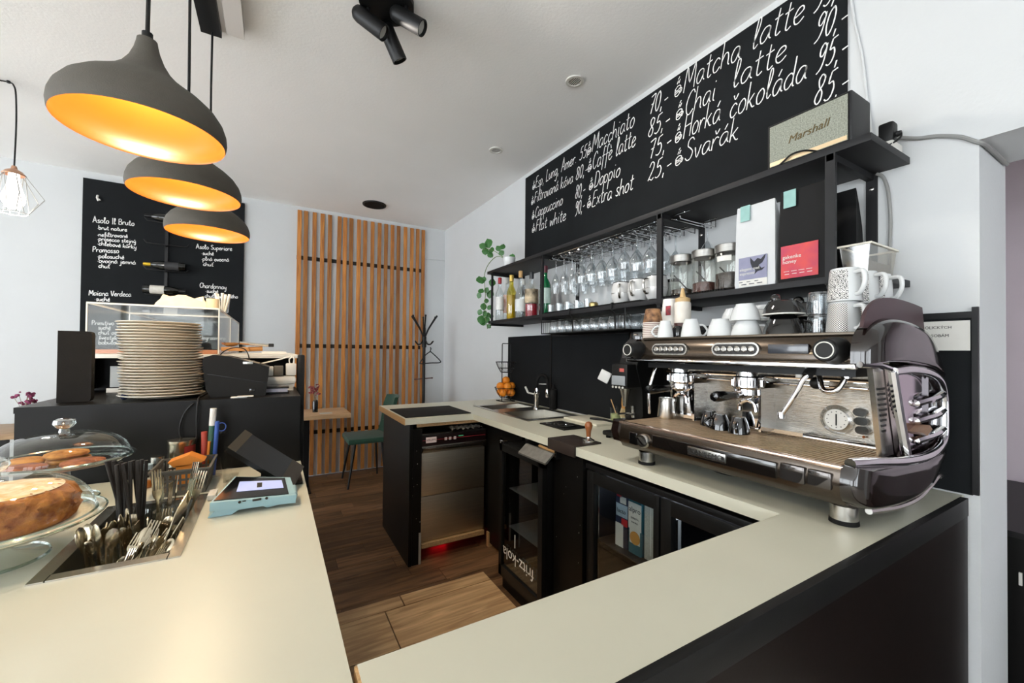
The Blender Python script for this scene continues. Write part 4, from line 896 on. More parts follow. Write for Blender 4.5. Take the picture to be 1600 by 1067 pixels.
cu = thing('plastic_cup', 'clear plastic cup holding wooden spoons on the acrylic case', 'cup', (-.225, 2.46, CT))
part('wall', MB().lathe([(0, .001), (.026, .001), (.032, .075)], 20), GLASS, cu)
for i in range(5):
    a = i*1.2; one('wooden_spoon', 'pale wooden spoon standing in the clear cup on the acrylic case', 'spoon', MB().tube([(-.225+.012*math.cos(a), 2.46+.012*math.sin(a), CT+.004), (-.225+.030*math.cos(a), 2.46+.030*math.sin(a), CT+.092)], [.004, .0065], 8), PAPER, group='wooden spoons in the cup')
# board, tongs and papers at the end of the ledge
one('serving_board', 'wooden serving board with a handle lying on the ledge', 'board', MB().box(-.205, -.10, 2.215, 2.37, LZ+.014, LZ+.032, .004).tube([(-.105, 2.29, LZ+.023), (-.05, 2.30, LZ+.026)], .011, 8), mat('board_wood', 'c48a4e', .5, var=.2, scale=12, stretch=(1, 12, 12)))
tg = thing('serving_tongs', 'steel slotted serving tongs lying on the wooden board', 'tongs', (-.12, 2.27, LZ+.034))
part('blade', MB().lathe([(0, 0), (.016, .003), (.031, .010), (.036, .018)], 16, (-.055, 0, 0)), SATIN, tg)
for i in range(4): part('slot', MB().box(-.078+.013*i, -.073+.013*i, -.022, .022, .0185, .0195), BLACKM, tg)
part('arm', MB().tube([(-.02, 0, .018), (.05, .01, .012), (.10, .012, .008)], .007, 8).tube([(-.02, .02, .018), (.05, .03, .012), (.105, .03, .008)], .007, 8), SATIN, tg)
part('grip', MB().box(.095, .118, .002, .022, .001, .017, .003), BLACKP, tg)
one('papers', 'loose white sheets of paper on the ledge end', 'paper', MB().box(-.095, .07, 2.19, 2.36, LZ+.0005, LZ+.005).box(-.05, .05, 2.22, 2.38, LZ+.0052, LZ+.013), PAPER)
one('ledge_cable', 'thin black cable draped over the ledge edge', 'cable', MB().tube(spline([(-.21, 2.175, 1.325), (-.185, 2.17, 1.352), (-.15, 2.172, 1.366), (-.115, 2.172, 1.36), (-.10, 2.165, 1.335), (-.095, 2.15, 1.31)], 5), .0025, 6), BLACKP)

# ================================================================ cake stands
def cake_stand(loc, R, hz, lab, domeh, group='glass cake stands'):
    t = thing('cake_stand', lab, 'cake stand', loc, group=group)
    part('foot', MB().lathe([(R*.50, .002), (R*.48, .006), (R*.2, .016), (.016, .03), (.013, hz-.014), (.03, hz-.008)], 36), GLASSD, t)
    part('foot_rim', MB().lathe([(R*.50, 0), (R*.505, .003), (R*.49, .006), (R*.48, .002), (R*.50, 0)], 36), BEVELG, t)
    part('plate', MB().lathe([(0, hz-.006), (R*.9, hz-.006), (R*1.0, hz+.006)], 56), GLASSD, t)
    part('plate_rim', MB().lathe([(R*1.0, hz+.003), (R*1.012, hz+.007), (R*.99, hz+.008), (R*1.0, hz+.003)], 56), BEVELG, t)
    return t
def dome(loc, R, h, lab):
    t = thing('cake_dome', lab, 'dome', loc, group='glass cake domes')
    n = 14; pr = [(R*math.cos(math.pi/2*i/n)**.75, .001+h*math.sin(math.pi/2*i/n)) for i in range(n)]+[(.012, h+.001)]
    part('shell', MB().lathe(pr, 64), GLASSD, t)
    part('rim', MB().lathe([(R+.001, 0), (R+.004, .002), (R+.001, .005), (R-.002, .002), (R+.001, 0)], 64), BEVELG, t)
    part('knob', MB().lathe([(.012, h), (.010, h+.010), (.018, h+.014), (.024, h+.024), (.022, h+.034), (.012, h+.039), (0, h+.040)], 28), thin_glass('knob_glass', (.86, .9, .89, 1), .9, .04, .2, 1.5), t)
    return t
cake_stand((-.482, 1.225, TOP+.0008), .165, .072, 'clear glass cake stand carrying the round sponge cake', .1)
dome((-.482, 1.225, TOP+.0008+.076), .148, .092, 'clear glass dome over the round sponge cake')
cake_stand((-.507, 1.628, TOP+.0008), .150, .112, 'clear glass cake stand carrying cookies beside the raised bar', .1)
dome((-.507, 1.628, TOP+.0008+.116), .140, .075, 'clear glass dome over the cookies')
# round sponge cake with powdered sugar
def cake():
    mb = MB(); n = 90; rings = [(.104, 0), (.109, .006), (.112, .014), (.113, .022), (.113, .030), (.112, .038), (.111, .046), (.108, .054), (.102, .062), (.094, .067), (.082, .070), (.066, .0715), (.048, .071), (.030, .069), (.014, .066), (0, .064)]
    vs = []
    for j, (r, z) in enumerate(rings):
        for k in range(n):
            a = math.tau*k/n; d = random.uniform(-.0026, .0026)+.0016*math.sin(9*a+j*2.1)+.0012*math.sin(23*a-j*1.3) if 0 < j < 15 else 0
            if j > 9: d *= .5
            vs.append(((r+d)*math.cos(a), (r+d)*math.sin(a), z+d*.6))
    return mb.add(vs, [(j*n+k, j*n+(k+1) % n, (j+1)*n+(k+1) % n, (j+1)*n+k) for j in range(len(rings)-1) for k in range(n)]+[tuple(range(n))])
CAKE = mat('sponge_cake', 'c4813a', .85, col2='7a3d14', scale=34, bump=.9, bscale=70, dist=.006)
ck = one('round_cake', 'round golden sponge cake dusted with sugar under the glass dome', 'cake', cake(), CAKE, loc=(-.475, 1.235, TOP+.0008+.0675))
part('sugar_dusting', MB().lathe([(.090, .0695), (.07, .0728), (.035, .0728), (.0, .066)], 40), mat('sugar', 'efe3cb', .9, col2='d9b070', scale=45, bump=.5, bscale=90), ck)
one('paper_doily', 'white lace doily under the round sponge cake', 'doily', MB().lathe([(0, 0), (.145, .0002), (.146, .0008), (0, .0008)], 48), mat('doily', 'e9e1cd', .8, var=.15, scale=120), loc=(-.480, 1.228, TOP+.0008+.0662))
COOK = mat('cookie', 'c98d42', .85, col2='8d5520', scale=40, bump=.7, bscale=60, dist=.004); COOK2 = mat('cookie_red', 'a5623c', .85, col2='6b3a26', scale=50, bump=.8, bscale=60, dist=.005)
CZ = TOP+.0008+.112-.0055
def cookie(x, yv, z, r, lab, m=COOK):
    one('cookie', lab, 'cookie', MB().lathe([(0, 0), (r*.9, .0), (r, .005), (r*.96, .010), (r*.7, .014), (0, .016)], 26), m, loc=(x, yv, z), rz=random.random()*6, group='cookies on the cake stand')
cookie(-.592, 1.655, CZ, .042, 'golden cookie at the rim of the cookie stand')
cookie(-.500, 1.640, CZ, .046, 'golden cookie at the bottom of the leaning cookie pile')
cookie(-.502, 1.632, CZ+.0165, .046, 'golden cookie on top of the cookie pile')
cookie(-.452, 1.575, CZ, .046, 'crumbly reddish cookie in front of the golden cookies', COOK2)
cookie(-.560, 1.560, CZ, .044, 'crumbly reddish cookie beside the golden cookies', COOK2)

# ================================================================ cutlery tray contents
TZ = .8012
def tumbler(name, lab, loc, r=.034, h=.125, cat='glass', group='glasses holding cutlery in the tray'):
    return one(name, lab, cat, MB().lathe([(0, .006), (r*.80, .006), (r*.98, h), (r, h+.001), (r*1.0, h-.002), (r*.84, .0), (0, 0)], 26), thin_glass('tumbler_glass', (.93, .95, .94, 1), .85, .03, .06, 2.4), loc=loc, group=group)
gl = [((-.305, 1.39), 'drinking glass holding black straws in the tray', .034, .135), ((-.232, 1.385), 'drinking glass holding long forks in the tray', .034, .135), ((-.312, 1.205), 'small glass holding steel spoons in the tray', .026, .10), ((-.255, 1.265), 'drinking glass packed with forks and spoons in the tray', .038, .10)]
for (x, yv), lab, r, h in gl: tumbler('drinking_glass', lab, (x, yv, TZ), r, h)
STRAW = mat('straw_black', '25201d', .55)
for i in range(13):
    a = math.tau*i/13*2.4; rr = .024*math.sqrt((i+.5)/13); ln = .265
    bx, by = -.305+rr*math.cos(a), 1.395+rr*math.sin(a)
    tx = -.322+.052*((i % 7)-3)/3.2*.75; ty = 1.395+rr*math.sin(a)*1.3
    one('drinking_straw', 'black drinking straw standing in the glass in the tray', 'straw', MB().tube([(bx, by, TZ+.008), (tx, ty, TZ+.27+random.uniform(-.006, .006))], .0042, 8), STRAW, group='black straws in the glass')
CUT = mat('cutlery_steel', 'c8bda6', .2, metal=1, var=.1, scale=30)
def cutlery(kind, base, tip, lab, grp, roll=0.0):
    """handle starts at base, head at tip"""
    b = Vector(base); tp = Vector(tip); d = (tp-b); L = d.length; d.normalize()
    M = frame(b, d, Vector((math.cos(roll), math.sin(roll), .2)))
    mb = MB()
    def flat(pts, th=.0011):
        up_ = [(x, w, th) for x, w in pts]+[(x, -w, th) for x, w in reversed(pts)]; n = len(up_)
        mb.add(up_+[(x, yv, -th) for x, yv, _ in up_], [tuple(range(n)), tuple(range(2*n-1, n-1, -1))]+[(i, (i+1) % n, n+(i+1) % n, n+i) for i in range(n)])
    if kind == 'spoon':
        flat([(0, .004), (.008, .0055), (L*.3, .0042), (L*.68, .0026), (L*.74, .004)])
        mb.sphere((L*.86, 0, -.001), .5, 12, 7, (L*.28, .026, .007))
    elif kind == 'fork':
        flat([(0, .004), (.008, .006), (L*.3, .0045), (L*.66, .003), (L*.72, .009), (L*.78, .0105)])
        for k in range(4): yv = -.0085+.00567*k; mb.box(L*.77, L, yv-.0013, yv+.0013, -.001, .001)
    else:
        flat([(0, .005), (.01, .0065), (L*.45, .006), (L*.5, .005), (L*.55, .0085), (L*.9, .009), (L, .002)])
    mb.xf(M)
    one(kind, lab, kind, mb, CUT, group=grp)
cnt = 0
for k in range(7):
    a = k*.9; bx, by = -.232+.018*math.cos(a), 1.385+.018*math.sin(a)
    cutlery('fork', (bx, by, TZ+.01), (-.232+.050*math.cos(a)+.018, 1.385+.045*math.sin(a)+.01, TZ+.225+.02*math.sin(k*2)), 'steel fork standing tines up in the tall glass', 'forks in the tall glass', a)
for k in range(5):
    a = k*1.25; cutlery('spoon', (-.312+.010*math.cos(a), 1.205+.010*math.sin(a), TZ+.008), (-.326+.026*math.cos(a), 1.215+.030*math.sin(a), TZ+.165+.006*k), 'steel spoon standing in the small glass', 'spoons in the small glass', a+.5)
for k in range(11):
    a = k*.571; cutlery('spoon' if k % 3 == 0 else 'fork', (-.255+.016*math.cos(a), 1.265+.016*math.sin(a), TZ+.008), (-.255+.044*math.cos(a), 1.265+.044*math.sin(a), TZ+.158+.010*math.sin(k*1.7)),
        'steel spoon in the packed cutlery glass' if k % 3 == 0 else 'steel fork in the packed cutlery glass', 'cutlery in the packed glass', a)
for k in range(7):
    cutlery('knife', (-.232+.004*k, 1.14+.022*k, TZ+.02+.002*k), (-.190, 1.235+.026*k, .985), 'steel table knife leaning on the tray side', 'knives leaning on the tray side', 1.4)
for k in range(14):
    cutlery('fork' if k % 2 else 'spoon', (-.295+.008*(k % 7), 1.135+.012*(k//7), TZ+.02+.010*(k % 4)), (-.262+.012*(k % 7)+.01*(k//7), 1.15+.035*(k//7)+.004*k, TZ+.125+.010*(k % 5)), 'steel fork lying loose at the tray front' if k % 2 else 'steel spoon lying loose at the tray front', 'loose cutlery in the tray', .6+.3*k)
for k in range(6):
    cutlery('spoon', (-.322+.004*k, 1.235+.02*k, TZ+.03), (-.338+.010*k, 1.20+.012*k, TZ+.15+.008*k), 'steel spoon leaning beside the straws', 'spoons beside the straws', .4*k)
one('napkin', 'folded white napkin lying in the tray', 'napkin', MB().prism([(-.325, 1.135), (-.285, 1.132), (-.298, 1.15), (-.302, 1.178), (-.315, 1.17)], TZ+.001, TZ+.05, 'Z'), PAPER)
one('dressing_bottle', 'clear small bottle lying among the loose forks', 'bottle', MB().lathe([(0, -.05), (.018, -.048), (.020, -.03), (.020, .03), (.012, .045), (0, .046)], 16, (-.245, 1.128, TZ+.085), 'X'), thin_glass('small_bottle', (.85, .85, .83, 1), .8, .05, .2, 2))

# ================================================================ order counter things
tin = thing('metal_tin', 'round shiny metal tin beside the raised bar', 'tin', (-.263, 1.735, TOP))
part('can', MB().lathe([(0, .001), (.036, .001), (.037, .004), (.036, .02), (.037, .03), (.036, .04), (.036, .114), (.038, .118), (.038, .126), (.034, .127), (0, .124)], 32), mat('tin_metal', 'c9c3b3', .25, metal=1, var=.1, scale=15), tin)
part('red_band', MB().lathe([(.0372, .02), (.0372, .11)], 10).xf(Matrix()), mat('tin_label', '8c2a25', .5), tin) if False else part('red_band', MB().add([(.0374*math.cos(a), .0374*math.sin(a), z) for z in (.02, .108) for a in [math.radians(q) for q in range(-70, 11, 10)]], [(i, i+1, 10+i, 9+i) for i in range(8)]), mat('tin_label', '8c2a25', .5), tin)
sj = thing('spice_jar', 'small glass jar with a metal lid beside the tin', 'jar', (-.318, 1.70, TOP))
part('glass', MB().lathe([(0, .001), (.018, .001), (.018, .06), (.015, .068)], 20), GLASS, sj)
part('filling', MB().lathe([(0, .003), (.016, .003), (.016, .035), (0, .036)], 18), mat('spice', 'b9722f', .9, var=.3, scale=60), sj)
part('lid', MB().lathe([(.017, .066), (.0175, .085), (0, .086)], 20), SATIN, sj)
sj2 = thing('spice_jar', 'small jar with a pale blue label beside the plastic basket', 'jar', (-.335, 1.655, TOP))
part('glass', MB().lathe([(0, .001), (.015, .001), (.015, .055), (.012, .06)], 18), GLASS, sj2)
part('filling', MB().lathe([(0, .003), (.0135, .003), (.0135, .022), (0, .023)], 16), mat('honey', 'c4742a', .5), sj2)
part('lid', MB().lathe([(.0155, .058), (.0155, .072), (0, .073)], 18), mat('lid_blue', '9fb6c4', .5), sj2)
# perforated basket
bk = thing('plastic_basket', 'grey perforated plastic basket with small packets on the counter', 'basket', (-.232, 1.60, TOP))
BASK = mat('basket_grey', '55524a', .6, var=.1)
def pside(nm, o, ux, L, h, lean):
    o = Vector(o); ux = Vector(ux); mb = MB(); nrm = Vector((ux.y, -ux.x, 0)); cols = int(L/.014); th = .003
    def slab(a, b, z0, z1):
        P = []
        for t_ in (0, th):
            for (s_, z_) in ((a, z0), (b, z0), (b, z1), (a, z1)):
                p = o+ux*s_+Vector((0, 0, z_))+nrm*(lean*z_-t_); P.append(p)
        mb.add(P, [(0, 1, 2, 3), (7, 6, 5, 4), (0, 4, 5, 1), (1, 5, 6, 2), (2, 6, 7, 3), (3, 7, 4, 0)])
    slab(0, L, 0, .012); slab(0, L, h-.012, h)
    for j in (1, 2): slab(0, L, .012+(h-.024)*j/3-.003, .012+(h-.024)*j/3+.003)
    for i in range(cols+1): s_ = (L-.005)*i/cols; slab(s_, s_+.005, .012, h-.012)
    part(nm, mb, BASK, bk)
x0, x1, y0, y1, hh = -.060, .060, -.075, .075, .072
pside('side', (x0, y0, .002), (1, 0, 0), x1-x0, hh, .12); pside('side', (x1, y0, .002), (0, 1, 0), y1-y0, hh, .12); pside('side', (x1, y1, .002), (-1, 0, 0), x1-x0, hh, .12); pside('side', (x0, y1, .002), (0, -1, 0), y1-y0, hh, .12)
part('bottom', MB().box(x0, x1, y0, y1, .001, .004), BASK, bk)
part('rim', MB().box(x0-.013, x1+.013, y0-.013, y0-.007, hh, hh+.005).box(x0-.013, x1+.013, y1+.007, y1+.013, hh, hh+.005).box(x0-.013, x0-.007, y0-.007, y1+.007, hh, hh+.005).box(x1+.007, x1+.013, y0-.007, y1+.007, hh, hh+.005), BASK, bk)
one('orange_packet', 'orange paper packet lying in the plastic basket', 'packet', MB().prism([(-.275, 1.012), (-.225, 1.030), (-.185, 1.008), (-.20, 1.0), (-.26, .996)], 1.60, 1.66, 'Y').box(-.255, -.205, 1.60, 1.66, .937, 1.0), mat('orange_pack', 'd7842b', .7, var=.12, scale=20))
# pen cup
pcup = thing('pen_cup', 'clear plastic pen cup beside the tin', 'cup', (-.178, 1.71, TOP))
part('wall', MB().lathe([(0, .001), (.030, .001), (.034, .145)], 26), ACRYL, pcup)
one('marker_pen', 'green and white marker standing in the pen cup', 'pen', MB().m(0).tube([(-.185, 1.71, TOP+.005), (-.178, 1.71, TOP+.17)], .009, 12).m(1).tube([(-.178, 1.71, TOP+.1705), (-.1755, 1.71, TOP+.228)], .0095, 12), [mat('marker_green', '23503f', .5), WHITEP])
one('ball_pen', 'blue pen with a looped cord in the pen cup', 'pen', MB().tube([(-.172, 1.702, TOP+.005), (-.163, 1.70, TOP+.185)], .0065, 10).tube([(-.163+.012+.012*math.cos(a), 1.70, TOP+.165+.014*math.sin(a)) for a in [math.tau*i/16 for i in range(16)]], .0016, 6, True), mat('pen_blue', '3152a0', .4))
one('ball_pen', 'light blue slim pen in the pen cup', 'pen', MB().tube([(-.178, 1.722, TOP+.005), (-.174, 1.725, TOP+.172)], .005, 10), mat('pen_lightblue', '6d93c9', .4))
one('marker_pen', 'short red marker standing in the pen cup', 'pen', MB().tube([(-.197, 1.715, TOP+.005), (-.200, 1.715, TOP+.150)], .009, 12), mat('marker_red', 'a83a2a', .5))
one('ball_pen', 'orange pencil standing in the pen cup', 'pen', MB().tube([(-.190, 1.700, TOP+.005), (-.184, 1.697, TOP+.12)], .004, 8), mat('pen_orange', 'd9822f', .5))
one('note_holder', 'narrow clear acrylic note holder behind the terminal', 'holder', MB().box(-.136, -.131, 1.60, 1.70, TOP+.001, TOP+.13).box(-.131, -.10, 1.60, 1.70, TOP+.001, TOP+.005), ACRYL)
one('label_roll', 'white label strip beside the sunken tray', 'label strip', MB().box(-.158, -.138, 1.43, 1.49, TOP+.0005, TOP+.016, .003), WHITEP)
# tablet stand (tilted tablet with clear case)
ts = thing('tablet_stand', 'black tilted tablet stand leaning behind the payment terminal', 'tablet', (-.02, 1.52, TOP))
def plate3(P, th):
    P = [Vector(p) for p in P]; n = (P[1]-P[0]).cross(P[3]-P[0]).normalized()*th
    return MB().add([tuple(p) for p in P]+[tuple(p-n) for p in P], [(0, 1, 2, 3), (7, 6, 5, 4), (0, 4, 5, 1), (1, 5, 6, 2), (2, 6, 7, 3), (3, 7, 4, 0)])
NL, NR, FR, FL = Vector((-.112, 1.42, 1.079)), Vector((.056, 1.395, .946)), Vector((.091, 1.53, .970)), Vector((-.077, 1.555, 1.103))
part('tablet', plate3([NL, NR, FR, FL], .014), mat('tablet_black', '0d0c0a', .25, spec=.3), ts, True)
nn = (NR-NL).cross(FL-NL).normalized()*.0012
mix = lambda a, b, t: a+(b-a)*t
part('bezel', plate3([mix(NL, NR, .0)+nn, mix(NL, NR, .12)+nn, mix(FL, FR, .12)+nn, mix(FL, FR, .0)+nn], .001), mat('bezel_gold', '3a352a', .4, spec=.3), ts, True)
part('end_flap', plate3([mix(NL, NR, .80)+nn, mix(NL, NR, 1.0)+nn, mix(FL, FR, 1.0)+nn, mix(FL, FR, .80)+nn], .001), mat('flap_grey', '35312c', .5, spec=.3), ts, True)
part('rear_leg', plate3([(-.113, 1.56, 1.10), (-.116, 1.58, .932), (-.121, 1.43, .932), (-.117, 1.42, 1.082)], .005), ACRYL, ts, True)
part('foot', MB().box(-.10, .085, 1.47, 1.60, .9305, .938), BLACKP, ts, True)
part('strut', MB().box(-.03, .0, 1.47, 1.50, .938, 1.015), BLACKP, ts, True)
one('stand_cable', 'black cable coiled under the tablet stand', 'cable', MB().tube(spline([(-.095, 1.47, .97), (-.085, 1.455, .955), (-.06, 1.45, .945), (-.03, 1.445, .944), (-.05, 1.43, .946), (-.085, 1.44, .95)], 5), .0028, 6), BLACKP)
# payment terminal
pt = thing('payment_terminal', 'pale blue card payment terminal with a receipt on its screen', 'payment terminal', (-.05, 1.32, TOP))
TB = mat('terminal_blue', '93b4bb', .45, var=.04, scale=30)
part('dock', MB().prism([(-.140, .001), (-.090, .001), (-.075, .010), (-.020, .010), (-.010, .004), (.058, .014), (.062, .028), (.058, .034), (-.10, .034), (-.118, .024)], 1.285, 1.36, 'Y').xf(Matrix.Translation((0, 0, TOP))), TB, pt, True)
def pz(x, y_): return .9710+(y_-1.278)*.235-.010*(x+.135)/.195
part('body', plate3([(x, y_, pz(x, y_)) for x, y_ in ((-.135, 1.278), (.058, 1.274), (.046, 1.372), (-.092, 1.402))], .024), TB, pt, True)
part('screen', plate3([(x, y_, pz(x, y_)+.002) for x, y_ in ((-.128, 1.284), (.040, 1.281), (.032, 1.368), (-.088, 1.396))], .002), BLACKG, pt, True)
part('receipt', plate3([(x, y_, pz(x, y_)+.003) for x, y_ in ((-.082, 1.315), (.028, 1.313), (.024, 1.355), (-.078, 1.366))], .0008), mat('screen_blue', 'aab4dd', .3, emit='9fb0e8', es=.25), pt, True)
part('print_mark', plate3([(x, y_, pz(x, y_)+.0036) for x, y_ in ((-.036, 1.326), (-.024, 1.326), (-.024, 1.350), (-.036, 1.350))], .0005), TXT, pt, True)
for x in (-.072, -.012): part('port', MB().cyl((x, 1.2745, .963), .0035, -.0006, .001, 12, 'Y'), BLACKG, pt, True)
part('port', MB().box(-.044, -.024, 1.2738, 1.2752, .960, .966, .002).box(-.066, -.058, 1.2738, 1.2752, .963, .9655), BLACKG, pt, True)
# ================================================================ worktop things
one('bar_mat', 'black rubber bar mat on the worktop over the dishwasher', 'mat', MB().box(.728, 1.185, 2.595, 3.010, TOP+.0003, TOP+.006, .002), RUBBER)
fb = thing('fruit_stand', 'two-tier black wire fruit stand holding oranges by the wall', 'fruit stand', (1.738, 3.10, TOP))
mb = MB().tube([(-.05, -.06, .004), (-.05, .07, .004), (.06, .07, .004), (.06, -.06, .004)], .004, 8, True)
part('base', mb, BLACKM, fb)
part('arch', MB().tube([(-.035, .0, .004), (-.035, .0, .49), (-.03, 0, .50), (.045, 0, .50), (.05, 0, .49), (.05, 0, .004)], .0042, 8), BLACKM, fb)
def wire_bowl(z, R, h, nm):
    mb = MB(); n = 16
    for k in range(3):
        r = R*(.5+.25*k); mb.tube([(r*math.cos(math.tau*i/24)+.005, r*math.sin(math.tau*i/24), z+h*(k/2)**1.3) for i in range(24)], .0022 if k < 2 else .003, 6, True)
    for i in range(n):
        a = math.tau*i/n; mb.tube([(.5*R*math.cos(a)+.005, .5*R*math.sin(a), z), (.75*R*math.cos(a)+.005, .75*R*math.sin(a), z+h*.406), (R*math.cos(a)+.005, R*math.sin(a), z+h)], .0016, 6)
    mb.tube([(-.5*R+.005, 0, z), (.5*R+.005, 0, z)], .002, 6).tube([(.005, -.5*R, z), (.005, .5*R, z)], .002, 6)
    part(nm, mb, BLACKM, fb)
wire_bowl(.033, .097, .085, 'basket'); wire_bowl(.250, .090, .090, 'basket')
ORG = mat('orange_peel', 'e88a1c', .5, var=.15, scale=10, bump=.3, bscale=220)
opos = [(.051*math.cos(.6+1.5708*k), .051*math.sin(.6+1.5708*k), .040) for k in range(4)]+[(.050*math.cos(1.385+1.5708*k), .050*math.sin(1.385+1.5708*k), .093) for k in range(4)]+[(0, 0, .142)]
o0 = None
for i, p in enumerate(opos):
    loc = (1.743+p[0], 3.10+p[1], TOP+p[2]+.003)
    if o0 is None:
        o0 = thing('orange', 'ripe orange piled in the wire fruit stand', 'orange', loc, group='oranges in the fruit stand')
        part('fruit', MB().sphere((0, 0, .035), .0352, 18, 12, (1, 1, .97)), ORG, o0); part('stem_scar', MB().cyl((0, 0, 0), .003, .0688, .0705, 8), mat('stem_green', '5d6b2a', .7), o0)
    else: dup(o0, loc, i*.9)
# faucet
fa = thing('kitchen_faucet', 'chrome kitchen faucet with a black flexible neck at the sink', 'faucet', (1.715, 2.575, TOP+.0034))
part('body', MB().lathe([(.026, 0), (.026, .006), (.019, .012), (.019, .085), (.022, .09), (.022, .125), (.015, .13), (.013, .155), (0, .156)], 22), CHROME, fa)
part('hose', MB().tube(spline([(0, 0, .15), (.0, -.002, .20), (.012, -.012, .24), (.035, -.03, .255), (.058, -.045, .235), (.064, -.05, .19), (.062, -.05, .15)], 6), .0115, 12), RUBBER, fa)
part('spray_head', MB().lathe([(.011, .15), (.014, .145), (.015, .09), (.012, .085), (0, .085)], 16, (.062, -.05, 0)), CHROME, fa)
part('lever', MB().tube([(-.015, .01, .108), (-.055, .035, .118)], .006, 10).tube([(-.055, .035, .118), (-.075, .045, .165)], .008, 10), WHITEP, fa)
part('support_arm', MB().tube([(.012, -.01, .185), (.06, -.048, .185)], .004, 8), CHROME, fa)
one('soap_dispenser', 'tall matte black cylinder bottle behind the faucet', 'dispenser', MB().lathe([(0, .001), (.026, .001), (.027, .004), (.027, .15), (.012, .158), (.012, .175), (.006, .176), (.006, .19), (0, .19)], 24), RUBBER, loc=(1.812, 2.50, TOP))
# glass rinser, cutting board, knife
gr = thing('glass_rinser', 'square black and steel glass rinser set flat on the worktop', 'rinser', (1.458, 1.913, TOP))
part('tray', MB().box(-.083, .083, -.118, .118, .0004, .008, .002), BLACKP, gr)
part('steel_plate', MB().box(-.07, .07, -.02, .105, .008, .0095), SATIN, gr)
for k in range(6):
    a = math.tau*k/6; part('spoke', MB().tube([(.012*math.cos(a), -.03+.012*math.sin(a), .012), (.055*math.cos(a), -.03+.055*math.sin(a), .012)], .004, 6), BLACKP, gr)
part('ring', MB().tube([(.055*math.cos(math.tau*i/24), -.03+.055*math.sin(math.tau*i/24), .012) for i in range(24)], .004, 6, True), BLACKP, gr)
part('nozzle', MB().lathe([(.014, .008), (.013, .018), (0, .019)], 14, (0, -.03, 0)), CHROME, gr)
one('cutting_board', 'cream plastic cutting board beside the glass rinser', 'cutting board', MB().box(1.618, 1.83, 1.805, 2.115, TOP+.0004, TOP+.014, .004), mat('board_cream', 'dcd8c6', .45, var=.05, scale=12))
one('paring_knife', 'small black handled knife lying on the cutting board', 'knife', MB().tube([(1.70, 1.955, TOP+.021), (1.725, 1.91, TOP+.022), (1.74, 1.88, TOP+.021)], [.006, .0085, .006], 10).box(1.737, 1.74, 1.79, 1.88, TOP+.0155, TOP+.028), BLACKP)
mg = thing('matcha_glass', 'drinking glass with green matcha beside the bamboo whisk', 'glass', (1.80, 1.835, TOP+.0145))
part('glass', MB().lathe([(0, .003), (.032, .003), (.036, .085)], 24), GLASS, mg)
part('matcha', MB().lathe([(0, .005), (.030, .005), (.032, .045), (0, .046)], 20), mat('matcha', 'a9b07a', .7, var=.3, scale=40), mg)
one('stir_stick', 'thin wooden stick leaning in the matcha glass', 'stick', MB().tube([(1.795, 1.83, TOP+.064), (1.785, 1.862, TOP+.145)], .003, 8), KRAFT)
wk = thing('matcha_whisk', 'bamboo matcha whisk on a pale green holder', 'whisk', (1.775, 1.745, TOP))
part('holder', MB().lathe([(.040, .001), (.038, .004), (.024, .03), (.018, .05), (.016, .052)], 22), mat('holder_green', 'a8c4bd', .3, coat=.4), wk)
mb = MB()
for k in range(22):
    a = math.tau*k/22; mb.tube([(.014*math.cos(a), .014*math.sin(a), .105), (.024*math.cos(a), .024*math.sin(a), .07), (.017*math.cos(a), .017*math.sin(a), .048)], .0014, 5)
part('tines', mb, mat('bamboo_pale', 'c9b58a', .6), wk)
part('handle', MB().lathe([(.014, .10), (.013, .12), (.014, .125), (.0135, .165), (.012, .168), (0, .168)], 18), mat('bamboo', 'c08a45', .5, var=.2, scale=40), wk)
# tamping mat and tamper
one('tamping_mat', 'dark brown rubber tamping mat folded over the worktop edge', 'mat', MB().box(1.178, 1.336, 1.455, 1.66, TOP+.0004, TOP+.008, .002).box(1.172, 1.1845, 1.455, 1.66, .885, TOP+.008, .002), mat('mat_brown', '2b201a', .55, var=.25, scale=20, bump=.1, bscale=100))
tm = thing('coffee_tamper', 'coffee tamper with a wooden handle on the tamping mat', 'tamper', (1.292, 1.495, TOP+.0082))
part('base', MB().lathe([(0, 0), (.029, 0), (.029, .008), (.022, .012), (.011, .018), (.010, .024), (0, .024)], 26), SATIN, tm)
part('handle', MB().lathe([(.010, .023), (.011, .035), (.012, .05), (.017, .066), (.0185, .078), (.014, .090), (.006, .094), (0, .095)], 22), mat('tamper_wood', '94562c', .4, var=.25, scale=30), tm)
# coffee grinder
gd = thing('coffee_grinder', 'black coffee grinder with a small display beside the espresso machine', 'grinder', (1.62, 1.50, TOP))
part('base', MB().box(-.17, .13, -.075, .075, .012, .035, .008), BLACKP, gd)
for x in (-.15, .11): part('foot', MB().cyl((x, -.05, 0), .012, .0005, .013, 10).cyl((x, .05, 0), .012, .0005, .013, 10), RUBBER, gd)
part('column', MB().prism([(-.02, .035), (.12, .035), (.13, .30), (.10, .42), (-.05, .42), (-.07, .36), (-.05, .30), (-.03, .24)], -.06, .06, 'Y'), BLACKP, gd)
part('head', MB().box(-.13, -.02, -.055, .055, .255, .375, .014), BLACKP, gd)
dp = part('display', MB().box(-.136, -.130, -.045, .045, .268, .315, .002), mat('grinder_display', '8f9498', .25), gd)
for k in range(4): part('button', MB().lathe([(.0055, -.1362), (.0055, -.140), (0, -.1405)], 10, (0, -.034+.0225*k, .258), 'X'), WHITEP, gd)
part('sticker', MB().box(-.1315, -.1300, -.035, -.005, .335, .352), mat('sticker_red', 'b5564e', .5), gd)
part('chute', MB().lathe([(.012, .16), (.016, .20), (.03, .25)], 16, (-.085, 0, 0)), SATIN, gd)
